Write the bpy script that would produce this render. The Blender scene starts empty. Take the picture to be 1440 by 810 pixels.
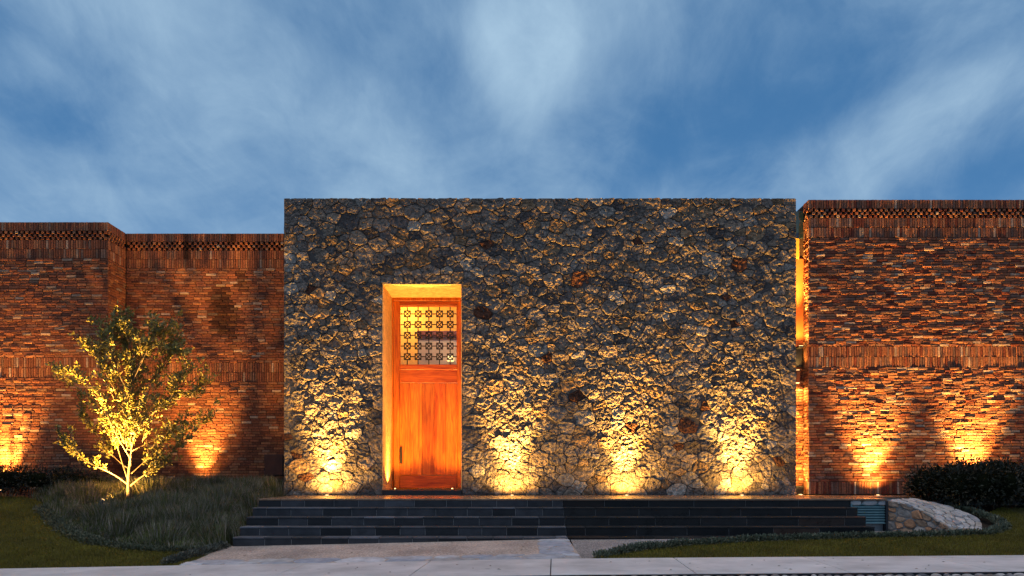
import bpy, math, random
import numpy as np
from mathutils import Vector, Matrix, noise

# ------------------------------------------------------------------ camera, world, sun, exposure
scn = bpy.context.scene
COL = scn.collection
R = math.radians

cam_data = bpy.data.cameras.new('camera')
cam = bpy.data.objects.new('camera', cam_data)
COL.objects.link(cam)
cam_data.sensor_width = 36.0
cam_data.lens = 26.725
cam_data.shift_y = 0.1826
cam_data.clip_start = 0.05
cam_data.clip_end = 3000
cam.location = (0, 0, 0.445)
cam.rotation_euler = (R(90), 0, 0)
scn.camera = cam

scn.view_settings.view_transform = 'Standard'
scn.view_settings.look = 'None'
scn.view_settings.exposure = 0.0
scn.view_settings.gamma = 1.0

SUN_EL, SUN_ROT = 77.0, 180.0          # soft afterglow high over the street behind the camera
world = bpy.data.worlds.new('World')
scn.world = world
world.use_nodes = True


def build_world():
    nt = world.node_tree
    nt.nodes.clear()
    L = nt.links
    N = nt.nodes.new

    def math_(op, a, b=None, clamp=False):
        n = N('ShaderNodeMath'); n.operation = op; n.use_clamp = clamp
        for i, v in enumerate((a, b)):
            if v is None: continue
            if isinstance(v, (int, float)): n.inputs[i].default_value = v
            else: L.new(v, n.inputs[i])
        return n.outputs[0]

    def mixc(f, a, b):
        n = N('ShaderNodeMix'); n.data_type = 'RGBA'; n.clamp_factor = True
        for s, v in ((0, f), (6, a), (7, b)):
            if isinstance(v, (int, float)): n.inputs[s].default_value = v
            elif isinstance(v, tuple): n.inputs[s].default_value = (*v, 1)
            else: L.new(v, n.inputs[s])
        return n.outputs[2]

    def smooth(v, a, b):
        n = N('ShaderNodeMapRange'); n.interpolation_type = 'SMOOTHSTEP'
        L.new(v, n.inputs[0]); n.inputs[1].default_value = a; n.inputs[2].default_value = b
        return n.outputs[0]

    tc = N('ShaderNodeTexCoord')
    nrm = N('ShaderNodeVectorMath'); nrm.operation = 'NORMALIZE'
    L.new(tc.outputs['Generated'], nrm.inputs[0])
    d = nrm.outputs[0]
    sep = N('ShaderNodeSeparateXYZ'); L.new(d, sep.inputs[0])
    z = sep.outputs[2]
    # blue hour base: the sky texture for the smooth dome, tinted to the blue of dusk
    sky = N('ShaderNodeTexSky'); sky.sky_type = 'NISHITA'; sky.sun_disc = False
    sky.sun_elevation = R(4); sky.sun_rotation = R(SUN_ROT)
    sky.air_density = 1.0; sky.dust_density = 0.6; sky.ozone_density = 4.0
    sc = N('ShaderNodeVectorMath'); sc.operation = 'SCALE'; sc.inputs[3].default_value = 0.10
    L.new(sky.outputs[0], sc.inputs[0])
    up = smooth(z, 0.0, 0.62)
    grad = mixc(up, (0.115, 0.31, 0.63), (0.062, 0.20, 0.44))
    base = mixc(0.10, grad, sc.outputs[0])
    # clouds on a flat layer overhead, so that they run together toward the horizon
    den = math_('ADD', math_('MAXIMUM', z, 0.0), 0.42)
    cx = N('ShaderNodeCombineXYZ')
    L.new(math_('DIVIDE', sep.outputs[0], den), cx.inputs[0])
    L.new(math_('DIVIDE', sep.outputs[1], den), cx.inputs[1])

    def fbm(scale, rot, sx, sy, det, rough, dist, off):
        mp = N('ShaderNodeMapping'); mp.inputs['Rotation'].default_value = (0, 0, R(rot))
        mp.inputs['Scale'].default_value = (sx, sy, 1); mp.inputs['Location'].default_value = off
        L.new(cx.outputs[0], mp.inputs[0])
        n = N('ShaderNodeTexNoise'); n.inputs['Scale'].default_value = scale
        n.inputs['Detail'].default_value = det; n.inputs['Roughness'].default_value = rough
        n.inputs['Distortion'].default_value = dist
        L.new(mp.outputs[0], n.inputs['Vector'])
        return n.outputs['Fac']
    n1 = fbm(1.5, 25, 1.0, 0.9, 6, 0.5, 0.3, (3.1, 1.7, 0))
    n2 = fbm(3.6, -35, 1.0, 0.9, 9, 0.62, 0.6, (7.7, 4.2, 0))
    n3 = fbm(9.5, -30, 1.0, 0.6, 8, 0.62, 0.5, (1.7, 9.2, 0))
    soft = math_('ADD', math_('ADD', math_('MULTIPLY', n1, 0.66), math_('MULTIPLY', n2, 0.48)), math_('MULTIPLY', n3, 0.24))
    soft = math_('SUBTRACT', math_('MULTIPLY', soft, 0.95), 0.165)

    def blob(px, py, rad):
        v = Vector(((px - 720) / 1069, 1.0, (668 - py) / 1069)).normalized()
        dt = N('ShaderNodeVectorMath'); dt.operation = 'DOT_PRODUCT'
        L.new(d, dt.inputs[0]); dt.inputs[1].default_value = v
        return smooth(dt.outputs['Value'], math.cos(rad), 1.0)

    # where the cloud layer is thicker (+) or torn open (-)
    bias = soft
    for px, py, rad, amt in ((742, 70, .10, .20), (770, 60, .20, .10), (900, 0, .16, .10), (600, 20, .2, .04), (570, 215, .12, .10), (520, 190, .2, .05), (220, 50, .16, .08),
                             (1400, 150, .07, .13), (1320, 180, .07, .13), (1240, 212, .07, .12), (1160, 245, .07, .11), (90, 225, .2, .06), (240, 285, .12, .06), (980, 270, .12, .04),
                             (1060, 110, .18, -.15), (630, 160, .10, -.14), (870, 180, .10, -.10), (1330, 225, .09, -.09), (1420, 200, .06, -.10), (190, 150, .10, -.07), (320, 220, .1, -.05), (1380, 40, .15, -.03), (60, 80, .12, -.06)):
        bias = math_('ADD', bias, math_('MULTIPLY', blob(px, py, rad), amt))
    cl = math_('ADD', math_('MULTIPLY', smooth(bias, 0.30, 0.66), 0.50), math_('MULTIPLY', smooth(bias, 0.54, 0.90), 0.42), True)
    cl = math_('MULTIPLY', cl, math_('ADD', math_('MULTIPLY', n3, 0.75), 0.66), True)
    c = mixc(cl, base, (0.43, 0.63, 0.83))
    # below the horizon: dim ground tone
    g = smooth(z, -0.06, 0.0)
    c = mixc(g, (0.10, 0.12, 0.14), c)
    bg = N('ShaderNodeBackground'); L.new(c, bg.inputs[0]); bg.inputs[1].default_value = 0.88
    out = N('ShaderNodeOutputWorld'); L.new(bg.outputs[0], out.inputs[0])


build_world()

sun_d = bpy.data.lights.new('sun', 'SUN')
sun_d.energy = 1.0
sun_d.angle = R(70)
sun_d.color = (1.0, 0.78, 0.62)
sun = bpy.data.objects.new('sun', sun_d)
COL.objects.link(sun)
sun.rotation_euler = (R(90 - SUN_EL), 0, 0)      # from high behind the camera: light goes +Y and down

LAMP_COL = (1.0, 0.49, 0.095)

# ------------------------------------------------------------------ helpers
rng = random.Random(7)
nrng = np.random.RandomState(11)


def tag(o, label=None, cat=None, group=None, kind=None):
    if label: o['label'] = label
    if cat: o['category'] = cat
    if group: o['group'] = group
    if kind: o['kind'] = kind
    return o


def link(o, parent=None):
    COL.objects.link(o)
    if parent is not None:
        o.parent = parent
    return o


def empty(name, loc=(0, 0, 0)):
    o = bpy.data.objects.new(name, None)
    o.empty_display_size = 0.2
    o.location = loc
    COL.objects.link(o)
    return o


class MB:
    """collects shapes, links them as one mesh"""
    def __init__(s): s.v = []; s.f = []; s.t = []

    def add(s, vs, fs, tint=(1, 1, 1)):
        b = len(s.v)
        s.v.extend(vs)
        s.f.extend([tuple(i + b for i in f) for f in fs])
        s.t.extend([tint] * len(vs))
        return s

    def box(s, x0, x1, y0, y1, z0, z1, tint=(1, 1, 1), bev=0.0):
        if bev <= 0:
            vs = [(x, y, z) for x in (x0, x1) for y in (y0, y1) for z in (z0, z1)]
            fs = [(0, 1, 3, 2), (4, 6, 7, 5), (0, 4, 5, 1), (2, 3, 7, 6), (0, 2, 6, 4), (1, 5, 7, 3)]
            return s.add(vs, fs, tint)
        b = bev
        vs = []; idx = {}
        for i, x in enumerate((x0, x1)):
            for j, y in enumerate((y0, y1)):
                for k, zz in enumerate((z0, z1)):
                    sx, sy, sz = (1 - 2 * i) * b, (1 - 2 * j) * b, (1 - 2 * k) * b
                    idx[i, j, k, 0] = len(vs); vs.append((x, y + sy, zz + sz))
                    idx[i, j, k, 1] = len(vs); vs.append((x + sx, y, zz + sz))
                    idx[i, j, k, 2] = len(vs); vs.append((x + sx, y + sy, zz))
        cen = Vector(((x0 + x1) / 2, (y0 + y1) / 2, (z0 + z1) / 2))
        fs = []

        def face(ids):
            p = [Vector(vs[q]) for q in ids]
            n = (p[1] - p[0]).cross(p[2] - p[0])
            m = sum(p, Vector()) / len(p) - cen
            fs.append(tuple(ids) if n.dot(m) > 0 else tuple(reversed(ids)))
        for i in (0, 1):
            face([idx[i, 0, 0, 0], idx[i, 1, 0, 0], idx[i, 1, 1, 0], idx[i, 0, 1, 0]])
            face([idx[0, i, 0, 1], idx[1, i, 0, 1], idx[1, i, 1, 1], idx[0, i, 1, 1]])
            face([idx[0, 0, i, 2], idx[1, 0, i, 2], idx[1, 1, i, 2], idx[0, 1, i, 2]])
            for j in (0, 1):
                face([idx[i, j, 0, 0], idx[i, j, 1, 0], idx[i, j, 1, 1], idx[i, j, 0, 1]])
                face([idx[i, 0, j, 0], idx[i, 1, j, 0], idx[i, 1, j, 2], idx[i, 0, j, 2]])
                face([idx[0, i, j, 1], idx[1, i, j, 1], idx[1, i, j, 2], idx[0, i, j, 2]])
                for k in (0, 1):
                    face([idx[i, j, k, 0], idx[i, j, k, 1], idx[i, j, k, 2]])
        return s.add(vs, fs, tint)

    def tube(s, pts, rads, sides=6, tint=(1, 1, 1), cap=True):
        pts = [Vector(p) for p in pts]
        vs = []; fs = []
        prev = None
        for i, p in enumerate(pts):
            a = pts[max(0, i - 1)]; c = pts[min(len(pts) - 1, i + 1)]
            t = (c - a).normalized()
            if prev is None:
                prev = Vector((1, 0, 0)) if abs(t.x) < 0.8 else Vector((0, 1, 0))
            u = (prev - t * prev.dot(t)).normalized(); w = t.cross(u); prev = u
            for k in range(sides):
                an = 2 * math.pi * k / sides
                vs.append(tuple(p + (u * math.cos(an) + w * math.sin(an)) * rads[i]))
        for i in range(len(pts) - 1):
            for k in range(sides):
                k2 = (k + 1) % sides
                fs.append((i * sides + k, i * sides + k2, (i + 1) * sides + k2, (i + 1) * sides + k))
        if cap:
            fs.append(tuple(reversed(range(sides))))
            fs.append(tuple((len(pts) - 1) * sides + k for k in range(sides)))
        return s.add(vs, fs, tint)

    def lathe(s, prof, cx, cy, sides=20, tint=(1, 1, 1)):
        vs = []; fs = []
        for r, zz in prof:
            for k in range(sides):
                a = 2 * math.pi * k / sides
                vs.append((cx + r * math.cos(a), cy + r * math.sin(a), zz))
        for i in range(len(prof) - 1):
            for k in range(sides):
                k2 = (k + 1) % sides
                fs.append((i * sides + k, i * sides + k2, (i + 1) * sides + k2, (i + 1) * sides + k))
        fs.append(tuple((len(prof) - 1) * sides + k for k in range(sides)))
        return s.add(vs, fs, tint)

    def mesh(s, name, m, smooth=False):
        me = bpy.data.meshes.new(name)
        me.from_pydata(s.v, [], s.f)
        at = me.attributes.new('tint', 'FLOAT_COLOR', 'POINT')
        a = np.ones((len(s.v), 4), np.float32)
        a[:, :3] = np.array(s.t, np.float32).reshape(-1, 3)
        at.data.foreach_set('color', a.ravel())
        me.materials.append(m)
        if smooth: me.shade_smooth()
        return me

    def build(s, name, m, parent=None, smooth=False):
        return link(bpy.data.objects.new(name, s.mesh(name, m, smooth)), parent)


def soup(name, V, F, T, m, parent=None, smooth=False):
    """fast mesh from arrays: V (n,3), F (k,3 or 4), T (n,3)"""
    V = np.asarray(V, np.float32); F = np.asarray(F, np.int32); T = np.asarray(T, np.float32)
    me = bpy.data.meshes.new(name)
    k, w = F.shape
    me.vertices.add(len(V)); me.vertices.foreach_set('co', V.ravel())
    me.loops.add(k * w); me.loops.foreach_set('vertex_index', F.ravel())
    me.polygons.add(k)
    me.polygons.foreach_set('loop_start', np.arange(k, dtype=np.int32) * w)
    me.polygons.foreach_set('loop_total', np.full(k, w, np.int32))
    me.update(calc_edges=True)
    at = me.attributes.new('tint', 'FLOAT_COLOR', 'POINT')
    a = np.ones((len(V), 4), np.float32); a[:, :3] = T
    at.data.foreach_set('color', a.ravel())
    me.materials.append(m)
    if smooth: me.shade_smooth()
    return link(bpy.data.objects.new(name, me), parent)


# ------------------------------------------------------------------ materials
def mat(name, base=(0.5, 0.5, 0.5), rough=0.7, use_tint=False, n_scale=8, n_amt=0.3, n_det=6, bump=0.0, b_scale=30, b_dist=0.01,
        b_det=8, stretch=(1, 1, 1), spec=0.4, metal=0.0, ramp=None, coat=0.0, emit=None, trans=0.0, sss=0.0, rough_var=0.0, spots=None, chip=None):
    m = bpy.data.materials.new(name); m.use_nodes = True
    nt = m.node_tree; L = nt.links; N = nt.nodes.new
    p = nt.nodes['Principled BSDF']
    p.inputs['Roughness'].default_value = rough
    p.inputs['Specular IOR Level'].default_value = spec
    p.inputs['Metallic'].default_value = metal
    p.inputs['Coat Weight'].default_value = coat
    p.inputs['Transmission Weight'].default_value = trans
    if sss: 
        p.inputs['Transmission Weight'].default_value = 0
    tc = N('ShaderNodeTexCoord')
    mp = N('ShaderNodeMapping'); mp.inputs['Scale'].default_value = stretch
    L.new(tc.outputs['Object'], mp.inputs[0])
    n = N('ShaderNodeTexNoise'); n.inputs['Scale'].default_value = n_scale; n.inputs['Detail'].default_value = n_det
    n.inputs['Roughness'].default_value = 0.62
    L.new(mp.outputs[0], n.inputs['Vector'])
    if use_tint:
        a = N('ShaderNodeAttribute'); a.attribute_name = 'tint'
        mm = N('ShaderNodeMix'); mm.data_type = 'RGBA'; mm.blend_type = 'MULTIPLY'; mm.inputs[0].default_value = 1
        L.new(a.outputs['Color'], mm.inputs[6]); mm.inputs[7].default_value = (*base, 1)
        col = mm.outputs[2]
    else:
        rgb = N('ShaderNodeRGB'); rgb.outputs[0].default_value = (*base, 1); col = rgb.outputs[0]
    if ramp:
        cr = N('ShaderNodeValToRGB'); L.new(n.outputs['Fac'], cr.inputs[0])
        els = cr.color_ramp.elements
        while len(els) < len(ramp): els.new(0.5)
        for e, (pos, c) in zip(els, ramp): e.position = pos; e.color = (*c, 1)
        mm = N('ShaderNodeMix'); mm.data_type = 'RGBA'; mm.blend_type = 'MULTIPLY'; mm.inputs[0].default_value = 1
        L.new(col, mm.inputs[6]); L.new(cr.outputs[0], mm.inputs[7]); col = mm.outputs[2]
    elif n_amt:
        mr = N('ShaderNodeMapRange'); L.new(n.outputs['Fac'], mr.inputs[0])
        mr.inputs[1].default_value = 0.28; mr.inputs[2].default_value = 0.72
        mr.inputs[3].default_value = 1 - n_amt; mr.inputs[4].default_value = 1 + n_amt
        mm = N('ShaderNodeVectorMath'); mm.operation = 'SCALE'
        L.new(col, mm.inputs[0]); L.new(mr.outputs[0], mm.inputs[3]); col = mm.outputs[0]
    if spots:                                        # (scale, threshold, colour): small specks or stains with a shape of their own
        sn = N('ShaderNodeTexNoise'); sn.inputs['Scale'].default_value = spots[0]; sn.inputs['Detail'].default_value = 4
        L.new(tc.outputs['Object'], sn.inputs['Vector'])
        sr = N('ShaderNodeMapRange'); L.new(sn.outputs['Fac'], sr.inputs[0])
        sr.inputs[1].default_value = spots[1]; sr.inputs[2].default_value = spots[1] + 0.08
        mm = N('ShaderNodeMix'); mm.data_type = 'RGBA'; L.new(sr.outputs[0], mm.inputs[0])
        L.new(col, mm.inputs[6]); mm.inputs[7].default_value = (*spots[2], 1); col = mm.outputs[2]
    L.new(col, p.inputs['Base Color'])
    if rough_var:
        mr = N('ShaderNodeMapRange'); L.new(n.outputs['Fac'], mr.inputs[0])
        mr.inputs[1].default_value = 0.3; mr.inputs[2].default_value = 0.7
        mr.inputs[3].default_value = rough - rough_var; mr.inputs[4].default_value = rough + rough_var
        L.new(mr.outputs[0], p.inputs['Roughness'])
    if bump:
        bn = N('ShaderNodeTexNoise'); bn.inputs['Scale'].default_value = b_scale; bn.inputs['Detail'].default_value = b_det
        bn.inputs['Roughness'].default_value = 0.65
        L.new(mp.outputs[0], bn.inputs['Vector'])
        bp = N('ShaderNodeBump'); bp.inputs['Strength'].default_value = bump; bp.inputs['Distance'].default_value = b_dist
        L.new(bn.outputs['Fac'], bp.inputs['Height']); L.new(bp.outputs[0], p.inputs['Normal'])
        if chip:                                     # angular chips over the fine grain
            wv = N('ShaderNodeTexNoise'); wv.inputs['Scale'].default_value = 9; L.new(mp.outputs[0], wv.inputs['Vector'])
            wm = N('ShaderNodeVectorMath'); wm.operation = 'MULTIPLY_ADD'; L.new(wv.outputs['Color'], wm.inputs[0])
            wm.inputs[1].default_value = (.12, .12, .12); L.new(mp.outputs[0], wm.inputs[2])
            vo = N('ShaderNodeTexVoronoi'); vo.inputs['Scale'].default_value = chip[0]; L.new(wm.outputs[0], vo.inputs['Vector'])
            b2 = N('ShaderNodeBump'); b2.inputs['Strength'].default_value = 1.0; b2.inputs['Distance'].default_value = chip[1]
            b2.invert = True
            L.new(vo.outputs['Distance'], b2.inputs['Height']); L.new(b2.outputs[0], bp.inputs['Normal'])
    if emit:
        p.inputs['Emission Color'].default_value = (*emit[0], 1); p.inputs['Emission Strength'].default_value = emit[1]
    return m


def wood(name, c0, c1, vertical=True, rough=0.38):
    """oiled timber: long grain with plank figure"""
    m = bpy.data.materials.new(name); m.use_nodes = True
    nt = m.node_tree; L = nt.links; N = nt.nodes.new
    p = nt.nodes['Principled BSDF']; p.inputs['Roughness'].default_value = rough
    p.inputs['Specular IOR Level'].default_value = 0.35
    tc = N('ShaderNodeTexCoord'); mp = N('ShaderNodeMapping')
    oi = N('ShaderNodeAttribute'); oi.attribute_name = 'tint'
    mp.inputs['Scale'].default_value = (9, 6, 0.7) if vertical else (0.7, 6, 9)
    L.new(tc.outputs['Object'], mp.inputs[0])
    n = N('ShaderNodeTexNoise'); n.inputs['Scale'].default_value = 1.6; n.inputs['Detail'].default_value = 5
    n.inputs['Distortion'].default_value = 1.2
    L.new(mp.outputs[0], n.inputs['Vector'])
    n2 = N('ShaderNodeTexNoise'); n2.inputs['Scale'].default_value = 7; n2.inputs['Detail'].default_value = 4
    L.new(mp.outputs[0], n2.inputs['Vector'])
    ad = N('ShaderNodeMath'); ad.operation = 'MULTIPLY_ADD'; L.new(n2.outputs['Fac'], ad.inputs[0]); ad.inputs[1].default_value = 0.5
    L.new(n.outputs['Fac'], ad.inputs[2])
    cr = N('ShaderNodeValToRGB'); L.new(ad.outputs[0], cr.inputs[0])
    cr.color_ramp.elements[0].position = 0.55; cr.color_ramp.elements[0].color = (*c0, 1)
    cr.color_ramp.elements[1].position = 0.95; cr.color_ramp.elements[1].color = (*c1, 1)
    mm = N('ShaderNodeMix'); mm.data_type = 'RGBA'; mm.blend_type = 'MULTIPLY'; mm.inputs[0].default_value = 1
    L.new(cr.outputs[0], mm.inputs[6]); L.new(oi.outputs['Color'], mm.inputs[7])
    L.new(mm.outputs[2], p.inputs['Base Color'])
    bp = N('ShaderNodeBump'); bp.inputs['Strength'].default_value = 0.25; bp.inputs['Distance'].default_value = 0.004
    L.new(ad.outputs[0], bp.inputs['Height']); L.new(bp.outputs[0], p.inputs['Normal'])
    return m


def pebble_mat(name, scale, cols, mortar, bump=0.6, dist=0.01, rough=0.8):
    m = bpy.data.materials.new(name); m.use_nodes = True
    nt = m.node_tree; L = nt.links; N = nt.nodes.new
    p = nt.nodes['Principled BSDF']; p.inputs['Roughness'].default_value = rough
    tc = N('ShaderNodeTexCoord')
    v = N('ShaderNodeTexVoronoi'); v.inputs['Scale'].default_value = scale
    L.new(tc.outputs['Object'], v.inputs['Vector'])
    cr = N('ShaderNodeValToRGB')
    sp = N('ShaderNodeSeparateColor'); L.new(v.outputs['Color'], sp.inputs[0]); L.new(sp.outputs[0], cr.inputs[0])
    els = cr.color_ramp.elements
    while len(els) < len(cols): els.new(0.5)
    for i, (e, c) in enumerate(zip(els, cols)): e.position = i / max(1, len(cols) - 1); e.color = (*c, 1)
    mr = N('ShaderNodeMapRange'); L.new(v.outputs['Distance'], mr.inputs[0])
    mr.inputs[1].default_value = 0.45; mr.inputs[2].default_value = 0.75
    mx = N('ShaderNodeMix'); mx.data_type = 'RGBA'; L.new(mr.outputs[0], mx.inputs[0]); L.new(cr.outputs[0], mx.inputs[6])
    mx.inputs[7].default_value = (*mortar, 1)
    n = N('ShaderNodeTexNoise'); n.inputs['Scale'].default_value = 1.3; n.inputs['Detail'].default_value = 6
    L.new(tc.outputs['Object'], n.inputs['Vector'])
    m2 = N('ShaderNodeMapRange'); L.new(n.outputs['Fac'], m2.inputs[0]); m2.inputs[1].default_value = .3; m2.inputs[2].default_value = .7
    m2.inputs[3].default_value = 0.7; m2.inputs[4].default_value = 1.25
    sc = N('ShaderNodeVectorMath'); sc.operation = 'SCALE'; L.new(mx.outputs[2], sc.inputs[0]); L.new(m2.outputs[0], sc.inputs[3])
    L.new(sc.outputs[0], p.inputs['Base Color'])
    iv = N('ShaderNodeMath'); iv.operation = 'SUBTRACT'; iv.inputs[0].default_value = 1; L.new(v.outputs['Distance'], iv.inputs[1])
    bp = N('ShaderNodeBump'); bp.inputs['Strength'].default_value = bump; bp.inputs['Distance'].default_value = dist
    L.new(iv.outputs[0], bp.inputs['Height']); L.new(bp.outputs[0], p.inputs['Normal'])
    return m


M = {}
M['stone'] = mat('volcanic_stone', (1, 1, 1), 0.95, True, n_scale=11, n_amt=0.5, bump=1.0, b_scale=24, b_dist=0.055, spec=0.08, chip=(14, 0.05))
M['mortar'] = mat('dark_mortar', (0.085, 0.078, 0.074), 0.95, n_scale=12, bump=0.6, b_scale=40, spec=0.1)
M['brick'] = mat('fired_brick', (1, 1, 1), 0.88, True, n_scale=26, n_amt=0.38, bump=0.7, b_scale=55, b_dist=0.012, spec=0.2)
M['brick_joint'] = mat('brick_joint', (0.075, 0.045, 0.032), 0.95, n_scale=14, bump=0.6, b_scale=60, spec=0.1)
M['wood_v'] = wood('door_timber', (0.34, 0.068, 0.007), (0.68, 0.205, 0.020), True)
M['wood_h'] = wood('door_timber_cross', (0.27, 0.045, 0.005), (0.62, 0.165, 0.016), False)
M['reveal'] = mat('reveal_plaster', (0.62, 0.40, 0.17), 0.8, n_scale=9, n_amt=0.32, bump=0.7, b_scale=22, b_dist=0.02, spots=(26, 0.62, (0.40, 0.26, 0.1)))
M['iron'] = mat('black_iron', (0.02, 0.017, 0.015), 0.45, n_amt=0.3, spec=0.5, metal=0.3)
M['slate'] = mat('black_slate', (1, 1, 1), 0.62, True, n_scale=5, n_amt=0.4, bump=0.35, b_scale=16, b_dist=0.008, spec=0.3, rough_var=0.12)
M['slate_gloss'] = mat('polished_basalt', (1, 1, 1), 0.33, True, n_scale=4, n_amt=0.45, bump=0.2, b_scale=12, b_dist=0.006, spec=0.3, rough_var=0.1)
M['paver'] = mat('terrace_stone', (1, 1, 1), 0.27, True, n_scale=6, n_amt=0.25, bump=0.2, b_scale=25, b_dist=0.004, spec=0.7, rough_var=0.08)
M['grout'] = mat('pale_grout', (0.30, 0.30, 0.30), 0.9, n_scale=20)
M['lime'] = mat('lime_mortar', (0.30, 0.29, 0.28), 0.95, n_scale=20, bump=0.4, b_scale=50)
M['concrete'] = mat('sidewalk_concrete', (1, 1, 1), 0.85, True, n_scale=1.4, n_amt=0.26, n_det=10, bump=0.25, b_scale=60, b_dist=0.004, spec=0.2, spots=(5.5, 0.70, (0.26, 0.26, 0.26)))
M['aggregate'] = pebble_mat('exposed_aggregate', 38, [(.40, .29, .22), (.56, .45, .36), (.30, .25, .22), (.50, .40, .34), (.62, .55, .48)], (.34, .30, .27), 0.5, 0.01)
M['gravel'] = pebble_mat('grey_gravel', 48, [(.28, .27, .26), (.42, .40, .38), (.22, .22, .22), (.36, .34, .32), (.52, .50, .47)], (.16, .15, .15), 0.7, 0.014)
M['flag'] = mat('flagstone', (1, 1, 1), 0.8, True, n_scale=7, n_amt=0.3, bump=0.6, b_scale=18, b_dist=0.015, spec=0.3)
M['cobble'] = mat('river_cobble', (1, 1, 1), 0.7, True, n_scale=16, n_amt=0.25, bump=0.3, b_scale=50, b_dist=0.005)
M['street'] = pebble_mat('cobbled_street', 8, [(.12, .12, .125), (.22, .21, .20), (.16, .15, .15), (.27, .25, .23)], (.03, .03, .03), 1.0, 0.04)
M['soil'] = mat('dark_soil', (0.035, 0.026, 0.018), 0.95, n_scale=9, n_amt=0.5, bump=0.8, b_scale=25, b_dist=0.03)
M['lawn'] = mat('lawn_turf', (0.07, 0.066, 0.010), 0.9, n_scale=3, n_amt=0.5, bump=0.8, b_scale=90, b_dist=0.02)
M['blade'] = mat('grass_blade', (1, 1, 1), 0.7, True, n_scale=1.2, n_amt=0.35, spec=0.2)
M['lavender'] = mat('lavender_stem', (1, 1, 1), 0.75, True, n_scale=2, n_amt=0.3, spec=0.2)
M['leaf'] = mat('leaf', (1, 1, 1), 0.5, True, n_scale=5, n_amt=0.2, spec=0.4)
M['bark'] = mat('pale_bark', (0.20, 0.15, 0.10), 0.85, n_scale=14, n_amt=0.35, stretch=(1, 1, 0.3), bump=0.6, b_scale=40, b_dist=0.006)
M['core'] = mat('foliage_shade', (0.010, 0.012, 0.006), 1.0, n_scale=12, n_amt=0.4, spec=0.0)  # near-black colour standing for the shade inside the foliage
M['teal'] = mat('teal_painted_metal', (0.13, 0.255, 0.285), 0.45, n_scale=9, n_amt=0.15, spec=0.5)
M['dark_metal'] = mat('dark_metal', (0.025, 0.027, 0.032), 0.4, n_amt=0.2, spec=0.5, metal=0.4)
M['steel'] = mat('brushed_steel', (0.42, 0.40, 0.37), 0.32, n_scale=30, n_amt=0.15, metal=1.0)
M['rust'] = mat('brown_steel', (0.085, 0.025, 0.012), 0.6, n_scale=4, n_amt=0.3, bump=0.2, b_scale=30)
M['blueglass'] = mat('tinted_glass', (0.012, 0.03, 0.05), 0.06, n_amt=0, spec=0.8, coat=0.3)
M['copper'] = mat('ochre_plaster', (0.52, 0.15, 0.035), 0.6, n_scale=3, n_amt=0.12, bump=0.15, b_scale=20)
M['yellow'] = mat('ochre_wall', (0.74, 0.42, 0.07), 0.8, n_scale=2, n_amt=0.12)
M['mauve'] = mat('lilac_wall', (0.50, 0.42, 0.44), 0.8, n_scale=2, n_amt=0.12)
M['beam'] = mat('red_beam', (0.16, 0.035, 0.02), 0.6, n_scale=4, n_amt=0.25, stretch=(0.3, 1, 1))
M['lens'] = mat('lamp_lens', (1, 0.9, 0.7), 0.2, n_amt=0, emit=((1.0, 0.62, 0.22), 7.0))
M['shade'] = mat('lamp_shade', (1, 0.9, 0.7), 0.6, n_amt=0, emit=((1.0, 0.66, 0.26), 2.2))


def glass_mat():
    m = bpy.data.materials.new('clear_glass'); m.use_nodes = True
    nt = m.node_tree; L = nt.links; N = nt.nodes.new
    nt.nodes.remove(nt.nodes['Principled BSDF'])
    t = N('ShaderNodeBsdfTransparent'); t.inputs[0].default_value = (0.93, 0.95, 0.94, 1)
    g = N('ShaderNodeBsdfGlossy'); g.inputs['Roughness'].default_value = 0.02
    fr = N('ShaderNodeFresnel'); fr.inputs[0].default_value = 1.45
    mx = N('ShaderNodeMixShader'); L.new(fr.outputs[0], mx.inputs[0]); L.new(t.outputs[0], mx.inputs[1]); L.new(g.outputs[0], mx.inputs[2])
    L.new(mx.outputs[0], nt.nodes['Material Output'].inputs[0])
    return m


M['glass'] = glass_mat()

# ------------------------------------------------------------------ ground levels
def side(X): return np.interp(X, [-300, -40, -7.54, .63, 7.54, 40, 300], [-1.6, -1.5, -.938, -.79, -.739, -.55, -.5])
def back(X): return np.interp(X, [-40, -9, -4.76, .93, 5.9, 8.5, 40], [-1.0, -.73, -.765, -.636, -.60, -.58, -.45])
def zg(X, y):
    X = np.asarray(X, float); y = np.clip(np.asarray(y, float), -300, 17.2)
    s = side(X); b = back(X)
    t = np.clip((y - 11.2) / 1.8, 0, 1)
    sl = np.interp(X, [-5.3, -4.7, 7.6, 8.5], [.25, 0, 0, .2])
    return np.minimum(s + (b - s) * t + sl * np.maximum(y - 13, 0), 0.02)
def zf(X, y): return float(zg(X, y))


def strip_sheet(name, m, Xs, y0f, y1f, dz, ny, kind='structure', parent=None):
    """a sheet between two edge curves that follows the ground"""
    V = []; F = []
    for X in Xs:
        a, b = y0f(X), y1f(X)
        for j in range(ny + 1):
            y = a + (b - a) * j / ny
            V.append((X, y, zf(X, y) + dz))
    for i in range(len(Xs) - 1):
        for j in range(ny):
            q = i * (ny + 1) + j
            F.append((q, q + ny + 1, q + ny + 2, q + 1))
    o = soup(name, V, F, np.ones((len(V), 3)), m, parent, True)
    if kind: o['kind'] = kind
    return o


def axis(*segs):
    out = []
    for a, b, n in segs: out += list(np.linspace(a, b, n, endpoint=False))
    out.append(segs[-1][1]); return out


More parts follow.
